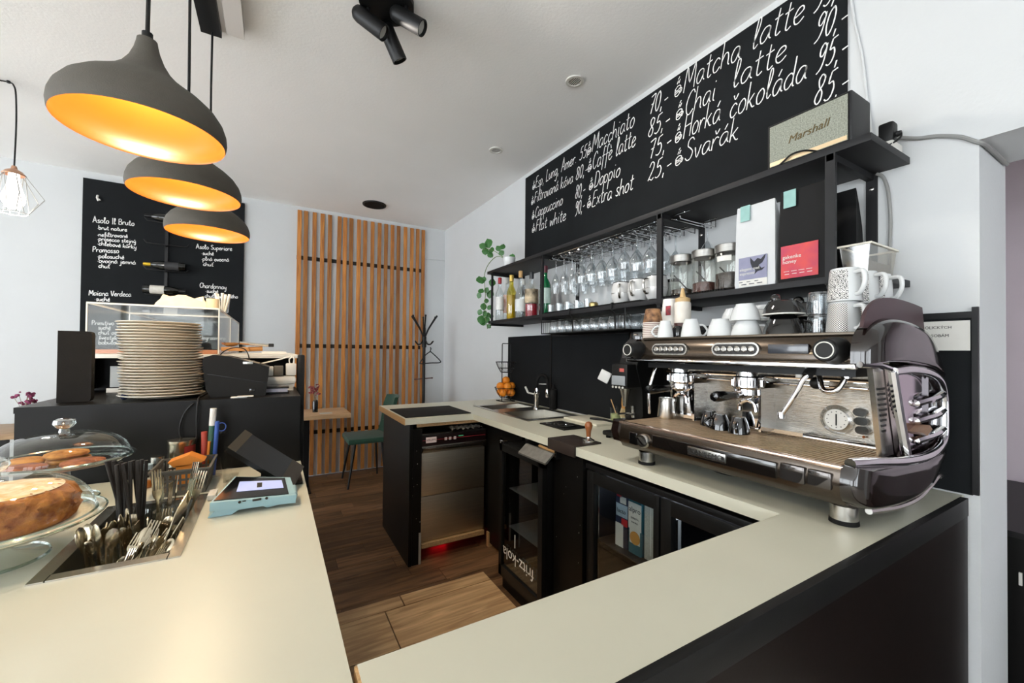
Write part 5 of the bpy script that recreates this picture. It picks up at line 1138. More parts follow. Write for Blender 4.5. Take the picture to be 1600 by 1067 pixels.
part('fork', MB().tube([(-.03, -.02, .12), (-.11, -.025, .12)], .005, 8).tube([(-.03, .02, .12), (-.11, .025, .12)], .005, 8), SATIN, gd)
part('neck', MB().tube([(-.02, 0, .035), (-.03, 0, .16)], .012, 10), SATIN, gd)
ar = part('timer_arm', MB().tube([(-.09, .05, .30), (-.09, .085, .295), (-.10, .105, .30)], .010, 10), BLACKP, gd)
part('timer_pad', MB().box(-.03, .03, -.006, .006, -.03, .03, .006).xf(Matrix.Translation((-.115, .118, .305)) @ Matrix.Rotation(math.radians(-62), 4, 'Z') @ Matrix.Rotation(math.radians(25), 4, 'Y')), mat('pad_grey', 'c4c4c2', .5), ar)
part('hopper', MB().lathe([(.04, .42), (.06, .455), (.065, .53), (.063, .535), (0, .536)], 24, (.03, 0, 0)), thin_glass('hopper_smoke', (.35, .32, .3, 1), .6, .05, .08, 3), gd)
# steel milk jug on the drip tray and black cups
mj = thing('milk_jug', 'steel milk jug standing at the far end of the drip tray', 'jug', (1.412, 1.15, 1.090))
part('body', MB().lathe([(0, .001), (.034, .001), (.036, .01), (.030, .07), (.031, .085)], 24), SATIN, mj)
part('handle', MB().tube(spline([(.02, .03, .075), (.03, .055, .07), (.03, .055, .03), (.025, .035, .02)], 4), .004, 8), SATIN, mj)
def cup_mesh(r, h, up=True, r2=None, t=.003):
    r2 = r2 or r*.62
    pr = [(0, 0), (r2, 0), (r2*1.02, .004), (r*.82, h*.35), (r*.96, h*.75), (r, h), (r-t, h), (r*.92-t, h*.72), (r*.78-t, h*.35), (r2*.8, .006), (0, .006)]
    if not up: pr = [(a, h-b) for a, b in pr]
    return MB().lathe(pr, 28)
def handle_mesh(r, h, up=True, s=1.0, th=.004):
    z = lambda v: v if up else h-v
    return MB().tube(spline([(r*.93, 0, z(h*.82)), (r*1.2, 0, z(h*.86)), (r+.020*s, 0, z(h*.6)), (r*1.15, 0, z(h*.32)), (r*.78, 0, z(h*.30))], 4), th, 8)
def cup(name, lab, loc, r, h, rz, m, up=True, group=None, saucer=False, r2=None):
    t = thing(name, lab, 'cup', loc, rz, group)
    part('bowl', cup_mesh(r, h, up, r2), m, t); part('handle', handle_mesh(r, h, up), m, t)
    return t
BC = mat('black_ceramic', '0c0c0d', .08, coat=.8)
for i, (x, yv, lab) in enumerate(((1.385, .895, 'black glossy cup upside down at the divider on the drip tray'), (1.375, .820, 'black glossy cup upside down under the nearer portafilter'), (1.425, .962, 'black glossy cup upside down behind the other black cups on the drip tray'))):
    cup('espresso_cup', lab, (x, yv, 1.0900), .034, .055, 2.5+i, BC, False, 'black cups on the drip tray')
# ================================================================ things on the cup warmer (z 1.4185)
WZ = 1.4182
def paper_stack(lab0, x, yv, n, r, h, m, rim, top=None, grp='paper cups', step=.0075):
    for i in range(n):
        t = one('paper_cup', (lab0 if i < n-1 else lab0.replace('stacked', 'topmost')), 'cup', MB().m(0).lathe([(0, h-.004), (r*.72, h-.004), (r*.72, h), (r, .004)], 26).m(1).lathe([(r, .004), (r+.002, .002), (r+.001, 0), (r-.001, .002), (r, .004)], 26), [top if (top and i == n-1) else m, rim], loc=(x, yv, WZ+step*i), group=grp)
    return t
KCUP = mat('cup_kraft_print', 'a77a52', .7, col2='3c2317', scale=38)
WCUP = mat('cup_white', 'e9e7e1', .6, var=.03)
paper_stack('white paper cup with brown print, stacked at the far end of the machine', 1.40, 1.212, 10, .041, .062, mat('cup_white_shaded', '9c8880', .6), mat('cup_rim', 'e0d6cf', .6), KCUP, 'brown printed paper cups')  # bodies below the top cup darkened as shade between the stacked rims
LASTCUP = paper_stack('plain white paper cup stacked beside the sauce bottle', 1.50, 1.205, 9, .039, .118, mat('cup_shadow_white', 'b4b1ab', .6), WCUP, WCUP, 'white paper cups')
part('sticker', MB().box(-.040, -.037, -.034, -.010, .045, .085), mat('sticker_dark', '3b3a3c', .6, col2='a2343f', scale=60), LASTCUP)
sb = thing('sauce_bottle', 'white squeeze bottle with dark syrup beside the paper cups', 'bottle', (1.48, 1.125, WZ))
part('bottle', MB().lathe([(0, .001), (.032, .001), (.033, .006), (.033, .15), (.028, .158)], 24), mat('squeeze_plastic', 'd9d3c9', .4, var=.08, scale=40), sb)
part('syrup', MB().lathe([(.0333, .012), (.0333, .068)], 24), mat('syrup', '4a2a26', .35), sb)
part('cap', MB().lathe([(.029, .155), (.030, .172), (.012, .178), (.005, .215), (0, .216)], 20), mat('cap_tan', 'c4a473', .5), sb)
cup('espresso_cup', 'white espresso cup upside down beside the brown paper cups', (1.362, 1.116, WZ), .031, .072, 2.2, WHITEC, False, 'white cups on the machine')
one('small_pot', 'small black glossy round pot between white cups on the machine', 'pot', MB().lathe([(0, 0), (.020, .001), (.023, .02), (.021, .042), (.012, .052), (0, .053)], 22), BC, loc=(1.415, 1.098, WZ))
cup('espresso_cup', 'white espresso cup upside down in the middle of the front row', (1.405, 1.030, WZ), .038, .075, -.9, WHITEC, False, 'white cups on the machine')
cup('cappuccino_cup', 'broad white cup upside down next to the two stacked cups', (1.43, .925, WZ), .046, .070, -1.0, WHITEC, False, 'white cups on the machine')
cup('cappuccino_cup', 'white cup carrying another white cup on the machine', (1.43, .828, WZ), .050, .058, -1.1, WHITEC, False, 'white cups on the machine')
cup('cappuccino_cup', 'white cup stacked on another white cup on the machine', (1.43, .832, WZ+.0585), .048, .058, -1.0, WHITEC, False, 'white cups on the machine')
cup('cappuccino_cup', 'white cup half hidden behind the two stacked cups', (1.56, .955, WZ), .046, .062, 1.0, WHITEC, False, 'white cups on the machine')
cup('cappuccino_cup', 'white cup on top of the half hidden cup', (1.56, .955, WZ+.0625), .044, .056, -.4, WHITEC, False, 'white cups on the machine')
cup('cappuccino_cup', 'white cup behind the black cups on the machine', (1.55, .835, WZ), .045, .062, -.6, WHITEC, False, 'white cups on the machine')
cup('cappuccino_cup', 'white cup on top of the cup behind the black cups', (1.55, .835, WZ+.0625), .044, .058, -.8, WHITEC, False, 'white cups on the machine')
SAUCERW = WHITEC
def bigblack(x, yv, lab1, lab2, r):
    t = thing('latte_cup', lab1, 'cup', (x, yv, WZ), -1.2, 'black cups on the machine')
    part('bowl', cup_mesh(r, .068, False), BC, t); part('rim_line', MB().lathe([(r*.955, .062), (r*.97, .070), (r*.90, .0705)], 30), WHITEP, t) if False else None
    part('handle', handle_mesh(r, .068, False), BC, t)
    t = thing('latte_cup', lab2, 'cup', (x, yv, WZ+.069), -1.5, 'black cups on the machine')
    part('bowl', MB().lathe([(r*.97, 0), (r, .003), (r*.93, .022), (r*.7, .045), (r*.45, .050), (0, .050)], 28), BC, t)
    part('white_rim', MB().lathe([(r*.97, -.0), (r*1.01, .0015), (r*1.005, .005), (r*.97, .004)], 30), WHITEP, t)
    part('knob', MB().sphere((-r*.35, -.005, .055), .017, 14, 9).sphere((-r*.35+.012, -.015, .05), .010, 12, 8), BC, t)
bigblack(1.44, .712, 'black glossy cup under another black cup on the machine', 'black glossy white-rimmed cup lying on top of a black cup', .060)
bigblack(1.56, .705, 'black glossy cup hidden behind the black white-rimmed cups', 'black glossy cup topped by a knob behind the front black cups', .045)
for i in range(2):
    one('tumbler', ('clear drinking tumbler standing beside the patterned mugs' if i == 0 else 'clear drinking tumbler nested on top of another tumbler beside the mugs'), 'glass',
        MB().lathe([(.030, 0), (.032, .02), (.029, .066), (.026, .069), (0, .069), (0, .062), (.024, .062), (.028, 0.0), (.030, 0)], 20), GLASSG, loc=(1.492, .634, WZ+.0005+.0695*i), group='tumblers on the machine')
# patterned mugs
def weave(name, sc):
    if name in MATS: return MATS[name]
    m = bpy.data.materials.new(name); m.use_nodes = True; MATS[name] = m; nt = m.node_tree; p = nt.nodes['Principled BSDF']; p.inputs['Roughness'].default_value = .3
    co = nt.nodes.new('ShaderNodeTexCoord'); sp_ = nt.nodes.new('ShaderNodeSeparateXYZ'); nt.links.new(co.outputs['Object'], sp_.inputs[0])
    at = nt.nodes.new('ShaderNodeMath'); at.operation = 'ARCTAN2'; nt.links.new(sp_.outputs[1], at.inputs[0]); nt.links.new(sp_.outputs[0], at.inputs[1])
    cb_ = nt.nodes.new('ShaderNodeCombineXYZ'); mu = nt.nodes.new('ShaderNodeMath'); mu.operation = 'MULTIPLY'; mu.inputs[1].default_value = .04
    nt.links.new(at.outputs[0], mu.inputs[0]); nt.links.new(mu.outputs[0], cb_.inputs[0]); nt.links.new(sp_.outputs[2], cb_.inputs[1])
    ck_ = nt.nodes.new('ShaderNodeTexWave') if sc[1] else nt.nodes.new('ShaderNodeTexChecker')
    ck_.inputs['Scale'].default_value = sc[0]; nt.links.new(cb_.outputs[0], ck_.inputs['Vector'])
    if sc[1]: ck_.bands_direction = 'DIAGONAL'; ck_.inputs['Distortion'].default_value = 6; ck_.inputs['Detail'].default_value = 0; ck_.inputs['Detail Scale'].default_value = 2.5
    r = nt.nodes.new('ShaderNodeValToRGB'); r.color_ramp.elements[0].color = srgb('3a3a3c'); r.color_ramp.elements[1].color = srgb('e8e6e2'); r.color_ramp.interpolation = 'CONSTANT'; r.color_ramp.elements[1].position = .45
    nt.links.new(ck_.outputs['Fac'], r.inputs[0]); nt.links.new(r.outputs[0], p.inputs['Base Color'])
    return m
W1 = weave('mug_wave_print', (110, True)); W2 = weave('mug_check_print', (330, False))
def mug(lab, loc, rz, m, up=False, r=.042, h=.096):
    t = thing('patterned_mug', lab, 'mug', loc, rz, 'patterned mugs on the machine')
    pr = [(0, 0), (r*.80, 0), (r*.84, .004), (r, h), (r-.003, h), (r*.80, .008), (0, .008)]
    pr = pr if up else [(a, h-b) for a, b in pr]
    part('body', MB().lathe(pr, 36), WHITEC, t)
    band = lambda a0, a1: MB().add([((r*.845+(r-r*.845)*f+.0005)*math.cos(a), (r*.845+(r-r*.845)*f+.0005)*math.sin(a), (.006+(h-.010)*f) if up else h-(.006+(h-.010)*f)) for f in (0, 1) for a in [math.radians(a0+(a1-a0)*i/20) for i in range(21)]], [(i, i+1, 22+i, 21+i) for i in range(20)])
    part('printed_band', band(28, 170), m, t); part('printed_band', band(190, 332), m, t)
    part('handle', MB().tube(spline([(r*.9, 0, h*.85), (r+.022, 0, h*.82), (r+.026, 0, h*.5), (r+.012, 0, h*.22), (r*.86, 0, h*.2)], 4), .0062, 10), WHITEC, t)
hz_ = -2.05
mug('check-patterned white mug at the bottom of the mug stack', (1.44, .548, WZ), hz_, W2)
mug('wave-patterned white mug on top of the check-patterned mug', (1.44, .545, WZ+.0965), hz_-.05, W1)
mug('check-patterned white mug behind the first mug stack', (1.545, .542, WZ), hz_, W2)
mug('wave-patterned white mug on top behind the first mug stack', (1.545, .540, WZ+.0965), hz_+.1, W1)
mug('check-patterned white mug third from the machine front', (1.635, .540, WZ), hz_+.1, W2)
mug('wave-patterned white mug on the third mug stack', (1.635, .536, WZ+.0965), hz_+.2, W1)
# ================================================================ shelf contents
SZ = 1.6125
TS = 2.0305
def bottle(lab, y_, x_, r, h, neck, glassm, capm, labm, liquid=None, lvl=.3, shape=0, lz=(.25, .55)):
    t = thing('liquor_bottle', lab, 'bottle', (x_, y_, SZ), group='liquor bottles on the shelf')
    sh_ = h*(.62 if shape == 0 else .5)
    part('glass', MB().lathe([(0, .001), (r*.94, .001), (r, .006), (r, sh_), (r*.8, sh_+.02), (neck*1.1, sh_+.05 if shape == 0 else sh_+.07), (neck, h*.9)], 22), glassm, t)
    if liquid: part('liquid', MB().lathe([(0, .004), (r*.93, .004), (r*.93, h*lvl), (0, h*lvl)], 18), liquid, t)
    part('cap', MB().lathe([(neck*1.15, h*.86), (neck*1.2, h*.99), (neck, h), (0, h)], 16), capm, t)
    if labm: part('paper_label', MB().lathe([(r*1.012, h*lz[0]), (r*1.012, h*lz[1])], 22), labm, t)
BG = thin_glass('bottle_clear', (.88, .91, .92, 1), .8, .03, .08, 2.4)
bottle('slim clear bottle with a red neck and pale label', 2.965, 1.60, .033, .355, .013, BG, mat('cap_red', 'a32a35', .4), mat('lab_white', 'e3e2e0', .6, var=.15, scale=60), None, .3)
bottle('clear bottle with a white and orange label', 3.00, 1.69, .034, .37, .013, BG, WHITEP, mat('lab_orange', 'e2d2c8', .6, col2='c4673a', scale=30), None, .3, 0, (.2, .6))
bottle('yellow liqueur bottle with a gold neck', 2.85, 1.645, .038, .365, .016, thin_glass('bottle_yellow', (.82, .75, .22, 1), .7, .03, .1, 2.4), mat('cap_gold', 'cfae5a', .35, metal=.6), None, mat('liq_yellow', 'b9a32c', .2), .55)
bottle('short clear bottle with a white cap and pale label', 2.79, 1.72, .032, .33, .016, BG, WHITEP, mat('lab_white', 'e3e2e0', .6), None)
bottle('square-shouldered clear gin bottle with a cork', 2.668, 1.62, .040, .365, .014, BG, KRAFT, mat('lab_pale', 'd6dad9', .6, var=.1, scale=30), None, .3, 1, (.15, .4))
bottle('round bottle of red liqueur with a black and cream label', 2.575, 1.66, .050, .345, .015, BG, mat('cap_dark', '26282c', .4), mat('lab_cream_black', 'd8c3a2', .6, col2='2c2a22', scale=14), mat('liq_red', '9a1626', .15), .30, 1, (.32, .62))
bottle('clear bottle with a tan cap behind the red liqueur', 2.56, 1.76, .035, .30, .014, BG, mat('cap_tan2', 'a9855c', .5), mat('lab_brown', '7a4a30', .6, var=.2, scale=40), None)
bottle('brown bottle with a red cap beside the shelf post', 2.475, 1.70, .034, .32, .014, thin_glass('bottle_amber', (.4, .22, .12, 1), .7, .03, .1, 2.4), mat('cap_red', 'a32a35', .4), DLAB, None)
bottle('green vermouth bottle with a dark red cap', 2.395, 1.66, .040, .36, .014, mat('bottle_green', '17663e', .06, coat=.8), mat('cap_maroon', '5c2430', .4), mat('lab_mint', 'b9cfc6', .6, var=.2, scale=40), None)
# hanging wine glasses: rack wires + glasses
gk = thing('glass_rack', 'chrome wire stemware rack under the upper shelf', 'rack', (1.70, 1.8, 1.96))
ROWS = [2.19-.088*i for i in range(12)]
for yv in ROWS:
    for s in (-.012, .012):
        if abs(yv+s-1.298) < .02: continue
        part('wire', MB().tube([(1.556, yv+s*1.9, 1.972), (1.575, yv+s, 1.968), (1.832, yv+s, 1.968), (1.832, yv+s, 2.006)], .0026, 6), CHROME, gk, True)
part('cross_wire', MB().tube([(1.60, 1.18, 2.002), (1.60, 2.22, 2.002)], .0026, 6).tube([(1.80, 1.18, 2.002), (1.80, 2.22, 2.002)], .0026, 6), CHROME, gk, True)
def hang(kind, R, bowl, stem):
    # stem glass hanging by its foot: foot at z=0 (top), going down
    pr = [(R*.86, .002), (R*.85, 0), (.012, -.006), (.0042, -.014), (.0040, -stem)]
    n = 9
    for i in range(1, n+1):
        f = i/n; rr = .004+(R-.004)*math.sin(min(1, f*1.55)*math.pi/2)*(1-.16*max(0, f-.6)/.4)
        pr.append((rr, -stem-bowl*f))
    return MB().lathe(pr, 22)
KIN = [('flute_glass', 'champagne flute hanging upside down from the wire rack', .026, .135, .095, 'flute glasses on the rack'), ('wine_glass', 'large wine glass hanging upside down from the wire rack', .0405, .115, .085, 'wine glasses on the rack'), ('wine_glass', 'small wine glass hanging upside down from the wire rack', .036, .10, .075, 'small wine glasses on the rack')]
protos = {}
for i, yv in enumerate(ROWS):
    if abs(yv-1.298) < .035: continue
    kd = 0 if i < 3 else (1 if i < 7 else 2 if i < 8 else 1 if i < 10 else 2)
    nm, lab, R, bw, stm, grp = KIN[kd]
    for j, x in enumerate((1.60, 1.69, 1.78) if yv > 1.3 else (1.785,)):
        if kd == 0 and j == 1 and i == 1: pass
        loc = (x+random.uniform(-.003, .003), yv, 1.9745)
        if kd not in protos: protos[kd] = one(nm, lab, 'glass', hang(nm, R, bw, stm), GLASSG, loc=loc, group=grp)
        else: dup(protos[kd], loc, random.random()*6)
# shot glasses and mugs on the drainer mat
g0 = None
for i in range(9):
    x = 1.58+.055*(i % 2); yv = 2.215-.046*i
    if g0 is None: g0 = one('shot_glass', 'small shot glass standing on the drainer mat', 'glass', MB().lathe([(0, .006), (.016, .006), (.021, .05), (.022, .05), (.019, 0), (0, 0)], 18), GLASSG, loc=(x, yv, 1.6222), group='shot glasses on the mat')
    else: dup(g0, (x, yv, 1.6222), 0)
for i in range(6):
    dup(g0, (1.70, 2.20-.055*i, 1.6222), 0)
one('candle_tin', 'small brass candle tin among the shot glasses', 'tin', MB().lathe([(0, 0), (.026, 0), (.027, .018), (.020, .026), (0, .027)], 20), mat('brass', '9a8a5c', .3, metal=.8), loc=(1.585, 1.80, 1.6222))
TM = mat('mug_white_gloss', 'c3c3c2', .18, coat=.5)
for i, (yv, lab) in enumerate(((1.605, 'white barrel mug with steel handle farthest from the jars'), (1.487, 'white barrel mug with steel handle in the middle of the three'), (1.375, 'white barrel mug with steel handle beside the middle shelf post'))):
    t = thing('barrel_mug', lab, 'mug', (1.612, yv, 1.6222), math.radians(215-20*i), 'barrel mugs on the shelf')
    part('body', MB().lathe([(0, 0), (.040, 0), (.050, .02), (.056, .055), (.053, .09), (.046, .112), (.043, .112), (.05, .06), (.038, .006), (0, .006)], 32), TM, t)
    part('rim', MB().lathe([(.0465, .110), (.047, .114), (.043, .114), (.043, .110)], 32), BLACKM, t)
    part('seam', MB().lathe([(.0562, .052), (.0562, .054)], 32), SATIN, t)
    part('handle', MB().tube(spline([(.05, 0, .095), (.078, 0, .09), (.082, 0, .06), (.072, 0, .03), (.053, 0, .028)], 4), .0065, 8), SATIN, t)
one('travel_cup', 'small pale travel cup with a black lid behind the shelf post', 'cup', MB().m(0).lathe([(0, 0), (.028, 0), (.034, .085)], 24).m(1).lathe([(.036, .085), (.036, .097), (.030, .102), (0, .102)], 24), [mat('cup_pale', 'bfc3bd', .5, var=.1, scale=60), BLACKP], loc=(1.70, 1.345, 1.6222))
# wire basket under the lower shelf, with tumblers
ub = thing('under_shelf_basket', 'black wire basket hanging under the lower shelf full of glasses', 'basket', (1.69, 1.92, 1.48))
mb = MB(); ya, yb = 1.53, 2.292
mb.tube([(1.56, ya, 1.482), (1.56, yb, 1.482)], .004, 8).tube([(1.82, ya, 1.482), (1.82, yb, 1.482)], .004, 8).tube([(1.56, ya, 1.56), (1.56, yb, 1.56)], .0025, 6)
for yv in (ya, yb): mb.tube([(1.56, yv, 1.60), (1.56, yv, 1.482), (1.82, yv, 1.482), (1.82, yv, 1.60)], .0035, 6)
n = 40
for i in range(1, n):
    yv = ya+(yb-ya)*i/n; mb.tube([(1.56, yv, 1.482), (1.82, yv, 1.482)], .0015, 5)
for i in range(4): mb.tube([(1.62, yb-.006-.02*i, 1.56), (1.56, yb-.006-.02*i, 1.56), (1.56, yb-.006-.02*i, 1.482)], .0014, 5); mb.tube([(1.56, ya+.006+.02*i, 1.56), (1.56, ya+.006+.02*i, 1.482)], .0014, 5)
part('wires', mb, BLACKM, ub, True)
for yv in (1.60, 1.955): part('hook', MB().tube([(1.545, yv, 1.622), (1.532, yv, 1.622), (1.532, yv, 1.585), (1.556, yv, 1.57), (1.56, yv, 1.482)], .004, 6), BLACKM, ub, True)
t0 = None
for j, x in enumerate((1.61, 1.70, 1.78)):
    for i in range(9):
        yv = 1.585+.0785*i; loc = (x, yv, 1.487)
        if t0 is None: t0 = one('tumbler', 'clear tumbler upside down in the wire basket under the shelf', 'glass', MB().lathe([(.034, 0), (.036, .003), (.033, .04), (.029, .078), (.026, .082), (0, .083)], 20), GLASSG, loc=loc, group='tumblers in the wire basket')
        else: dup(t0, loc, random.random()*6)
# storage jars
for yv, lab, fill, col in ((1.248, 'glass storage jar with a little dark tea, nearest the shelf post', .03, '3a2f22'), (1.132, 'glass storage jar with reddish coffee beans, middle of the jars', .045, '5a2f24'), (1.022, 'labelled glass storage jar beside the white coffee bag', .07, '33241a')):
    t = thing('storage_jar', lab, 'jar', (1.635, yv, 1.6222), group='storage jars on the shelf')
    part('glass', MB().lathe([(0, .001), (.047, .001), (.052, .006), (.052, .150), (.047, .160)], 32), thin_glass('jar_glass', (.9, .92, .9, 1), .85, .02, .09, 2.2), t)
    part('filling', MB().lathe([(0, .004), (.048, .004), (.049, fill), (.03, fill+.006), (0, fill+.002)], 28), mat('jar_fill_'+col, col, .8, var=.5, scale=70, bump=.8, bscale=150, dist=.006), t)
    part('lid', MB().lathe([(.050, .156), (.053, .158), (.053, .188), (.051, .190), (0, .190)], 32), mat('lid_steel', 'aeaca8', .32, metal=1, var=.15, scale=20, stretch=(1, 1, 20)), t)
    part('scoop', MB().tube([(.02, -.02, .03), (-.03, .02, .10)], .003, 8), BLACKM, t)
    if 'labelled' in lab:
        part('tape_label', MB().add([(.0528*math.cos(a), .0528*math.sin(a), z) for z in (.118, .140) for a in [math.radians(160+q*8) for q in range(9)]], [(i, i+1, 10+i, 9+i) for i in range(8)]), PAPER, t)
# coffee bags
def coffee_bag(lab, y0, y1, x0, x1, h, m):
    t = thing('coffee_bag', lab, 'bag', ((x0+x1)/2, (y0+y1)/2, SZ), group='coffee bags on the shelf')
    cx, cy = (x0+x1)/2, (y0+y1)/2; mb = MB(); rings = []
    for f, dx, dy in ((0, 1, .98), (.06, 1.05, 1.02), (.3, 1.0, 1.0), (.6, .8, .985), (.85, .35, .97), (.97, .10, .95), (1, .06, .93)):
        w = (x1-x0)/2*dx; l = (y1-y0)/2*dy; z = SZ+.0005+h*f
        rings.append([(cx-w, cy-l, z), (cx-w, cy, z-.002), (cx-w, cy+l, z), (cx-w*.2, cy+l*.96, z), (cx+w, cy+l, z), (cx+w, cy-l, z), (cx-w*.2, cy-l*.96, z)])
    # the front face stays nearly flat: shift upper rings to the front
    rings = [[(p[0]-((x1-x0)/2*(1-k))*.85, p[1], p[2]) for p in r] for r, k in zip(rings, (1, 1.0, .98, .8, .35, .10, .06))]
    n = 7; vs = [p for r in rings for p in r]
    fs = [(i*n+k, i*n+(k+1) % n, (i+1)*n+(k+1) % n, (i+1)*n+k) for i in range(len(rings)-1) for k in range(n)]+[tuple(range(n)), tuple(6*n+k for k in range(n))]
    part('pouch', mb.add(vs, fs), m, t, True); return t
WB = mat('bag_white', 'c6c8ca', .5, var=.05, scale=8, bump=.12, bscale=14, dist=.01); BB = mat('bag_black', '121213', .6, spec=.2, var=.2, scale=8, bump=.2, bscale=14, dist=.01)
MINT = mat('sticker_mint', '8fb9b4', .6, var=.12, scale=40); VIO = mat('label_violet', '8a8ba5', .6, var=.15, scale=25); PNK = mat('label_pink', 'd9503f', .6, col2='b23a56', scale=11, var=.2)
b1 = coffee_bag('white coffee bag with a violet bird label on the shelf', .812, .962, 1.585, 1.665, .325, WB)
part('seal_sticker', MB().box(1.5815, 1.584, .903, .940, SZ+.265, SZ+.325), MINT, b1, True)
lbx = 1.5815
lbl = part('label', MB().box(lbx-.0015, lbx, .838, .945, SZ+.035, SZ+.122), VIO, b1, True)
part('white_strip', MB().box(lbx-.001, lbx, .838, .945, SZ+.008, SZ+.035), PAPER, b1, True)
bird = [(.90, .118), (.885, .100), (.872, .112), (.86, .106), (.848, .118), (.842, .122), (.846, .108), (.855, .092), (.868, .085), (.858, .072), (.846, .074), (.856, .064), (.872, .062), (.884, .052), (.880, .066), (.893, .080), (.899, .098)]
part('bird_print', MB().prism([(a, SZ+b) for a, b in bird], lbx-.0026, lbx-.0015, 'X'), mat('bird_ink', '24262e', .7), lbl, True)
print_text('elegant owl', .0165, frame((lbx-.0028, .941, SZ+.070), (0, -1, 0), (0, 0, 1)), 'lettering', PAPER, lbl)
print_text('espresso', .0165, frame((lbx-.0028, .941, SZ+.054), (0, -1, 0), (0, 0, 1)), 'lettering', PAPER, lbl)
print_text('100% ARABICA   COFFEE  250g', .0062, frame((lbx-.0012, .941, SZ+.018), (0, -1, 0), (0, 0, 1)), 'lettering', DK, b1) if False else None
for k in range(3): part('fine_print', MB().box(lbx-.0016, lbx-.001, .930-.03*k, .944-.03*k, SZ+.0255, SZ+.028).box(lbx-.0016, lbx-.001, .915-.03*k, .935-.03*k, SZ+.016, SZ+.019), DK, b1, True)
b2 = coffee_bag('black coffee bag with a pink label on the shelf', .652, .800, 1.585, 1.665, .335, BB)
part('seal_sticker', MB().box(1.5815, 1.584, .742, .782, SZ+.272, SZ+.333), MINT, b2, True)
lbl = part('label', MB().box(lbx-.0015, lbx, .672, .790, SZ+.018, SZ+.135, .0006), PNK, b2, True)
print_text('gakenke', .0185, frame((lbx-.0022, .784, SZ+.088), (0, -1, 0), (0, 0, 1)), 'lettering', PAPER, lbl)
print_text('honey', .0185, frame((lbx-.0022, .784, SZ+.071), (0, -1, 0), (0, 0, 1)), 'lettering', PAPER, lbl)
print_text('RWANDA', .0075, frame((lbx-.0022, .784, SZ+.106), (0, -1, 0), (0, 0, 1)), 'lettering', PAPER, lbl) if False else None
for k in range(4): part('fine_print', MB().box(lbx-.0022, lbx-.0016, .690+.024*k, .705+.024*k, SZ+.032, SZ+.034).box(lbx-.0022, lbx-.0016, .690+.024*k, .708+.024*k, SZ+.042, SZ+.0436), PAPER, lbl, True)
coffee_bag('plain black coffee bag behind the plastic tub', .625, .730, 1.74, 1.80, .33, BB)
# plastic tub
tb = thing('plastic_tub', 'clear plastic tub with a pale rim at the shelf end', 'tub', (1.70, .575, SZ))
def tubmesh(x0, x1, y0, y1, h, e):
    return MB().add([(x0+e, y0+e, .001), (x1-e, y0+e, .001), (x1-e, y1-e, .001), (x0+e, y1-e, .001), (x0, y0, h), (x1, y0, h), (x1, y1, h), (x0, y1, h)], [(0, 1, 2, 3), (0, 1, 5, 4), (1, 2, 6, 5), (2, 3, 7, 6), (3, 0, 4, 7)])
part('wall', tubmesh(-.10, .11, -.035, .045, .098, .010), thin_glass('tub_plastic', (.80, .77, .70, 1), .4, .25, .22, 2), tb)
part('rim', MB().box(-.105, .115, -.040, -.034, .096, .102).box(-.105, .115, .044, .050, .096, .102).box(-.105, -.099, -.034, .044, .096, .102).box(.109, .115, -.034, .044, .096, .102), mat('tub_rim', 'd9d4c6', .5), tb)
part('contents', MB().box(-.085, .095, -.022, .032, .004, .05), mat('tub_fill', '8a8074', .8, var=.2, scale=30), tb)
# guitar-amp style speaker
am = thing('radio_speaker', 'black retro speaker with grey woven front on the upper shelf', 'speaker', (1.62, .70, TS))
part('cabinet', MB().box(1.562, 1.70, .572, .828, TS+.0005, TS+.168, .006), mat('amp_vinyl', '1b1b1d', .6, bump=.25, bscale=400, var=.1, scale=60), am, True)
part('grille', MB().box(1.5585, 1.564, .582, .818, TS+.010, TS+.158), weave('amp_cloth', (260, False)) if False else mat('amp_cloth', '9c9f92', .8, col2='6f7268', scale=260, bump=.5, bscale=400), am, True)
part('piping', MB().tube([(1.5595, .580, TS+.008), (1.5595, .820, TS+.008), (1.5595, .820, TS+.160), (1.5595, .580, TS+.160)], .0028, 6, True), BLACKP, am, True)
part('gold_strip', MB().box(1.5575, 1.560, .584, .816, TS+.012, TS+.026), mat('amp_gold', 'd8bf9a', .35, metal=.4), am, True)
print_text('Marshall', .037, frame((1.5578, .757, TS+.072), (0, -1, .06), (0, .0, 1)), 'script_badge', mat('badge_gold', '5e5030', .35, metal=.5), am, extrude=.001, shear=.35)
part('cord', MB().tube(spline([(1.555, .66, TS+.004), (1.552, .70, TS+.024), (1.552, .74, TS+.028), (1.553, .765, TS+.016), (1.553, .785, TS+.004)], 5), .003, 6), BLACKP, am, True)
# power things on the right shelf end
pw = thing('power_adapter', 'black power adapter standing in a white socket block at the shelf end', 'adapter', (1.755, .545, TS))
part('socket_block', MB().box(-.03, .055, -.022, .022, .0005, .032, .006), WHITEP, pw)
part('adapter', MB().box(-.022, .022, -.020, .020, .0325, .098, .008), BLACKP, pw)
part('plug', MB().lathe([(.010, -.0225), (.008, -.034), (0, -.035)], 14, (0, -.0, .055), 'Y'), BLACKP, pw)
part('lead', MB().tube(spline([(0, -.033, .055), (-.005, -.034, .04), (-.02, -.026, .025), (-.035, -.005, .012), (-.04, .02, .006)], 4), .003, 6), BLACKP, pw)
one('grey_cable', 'grey cable clipped along the white wall to the doorway', 'cable', MB().tube(spline([(1.842, .62, 2.135), (1.842, .58, 2.128), (1.842, .55, 2.112), (1.842, .50, 2.085), (1.842, .45, 2.07), (1.842, .40, 2.045), (1.843, .365, 2.014), (1.87, .353, 2.008), (1.98, .352, 2.008), (2.13, .352, 2.008)], 5), .006, 8), mat('cable_grey', '8d8d8b', .6))
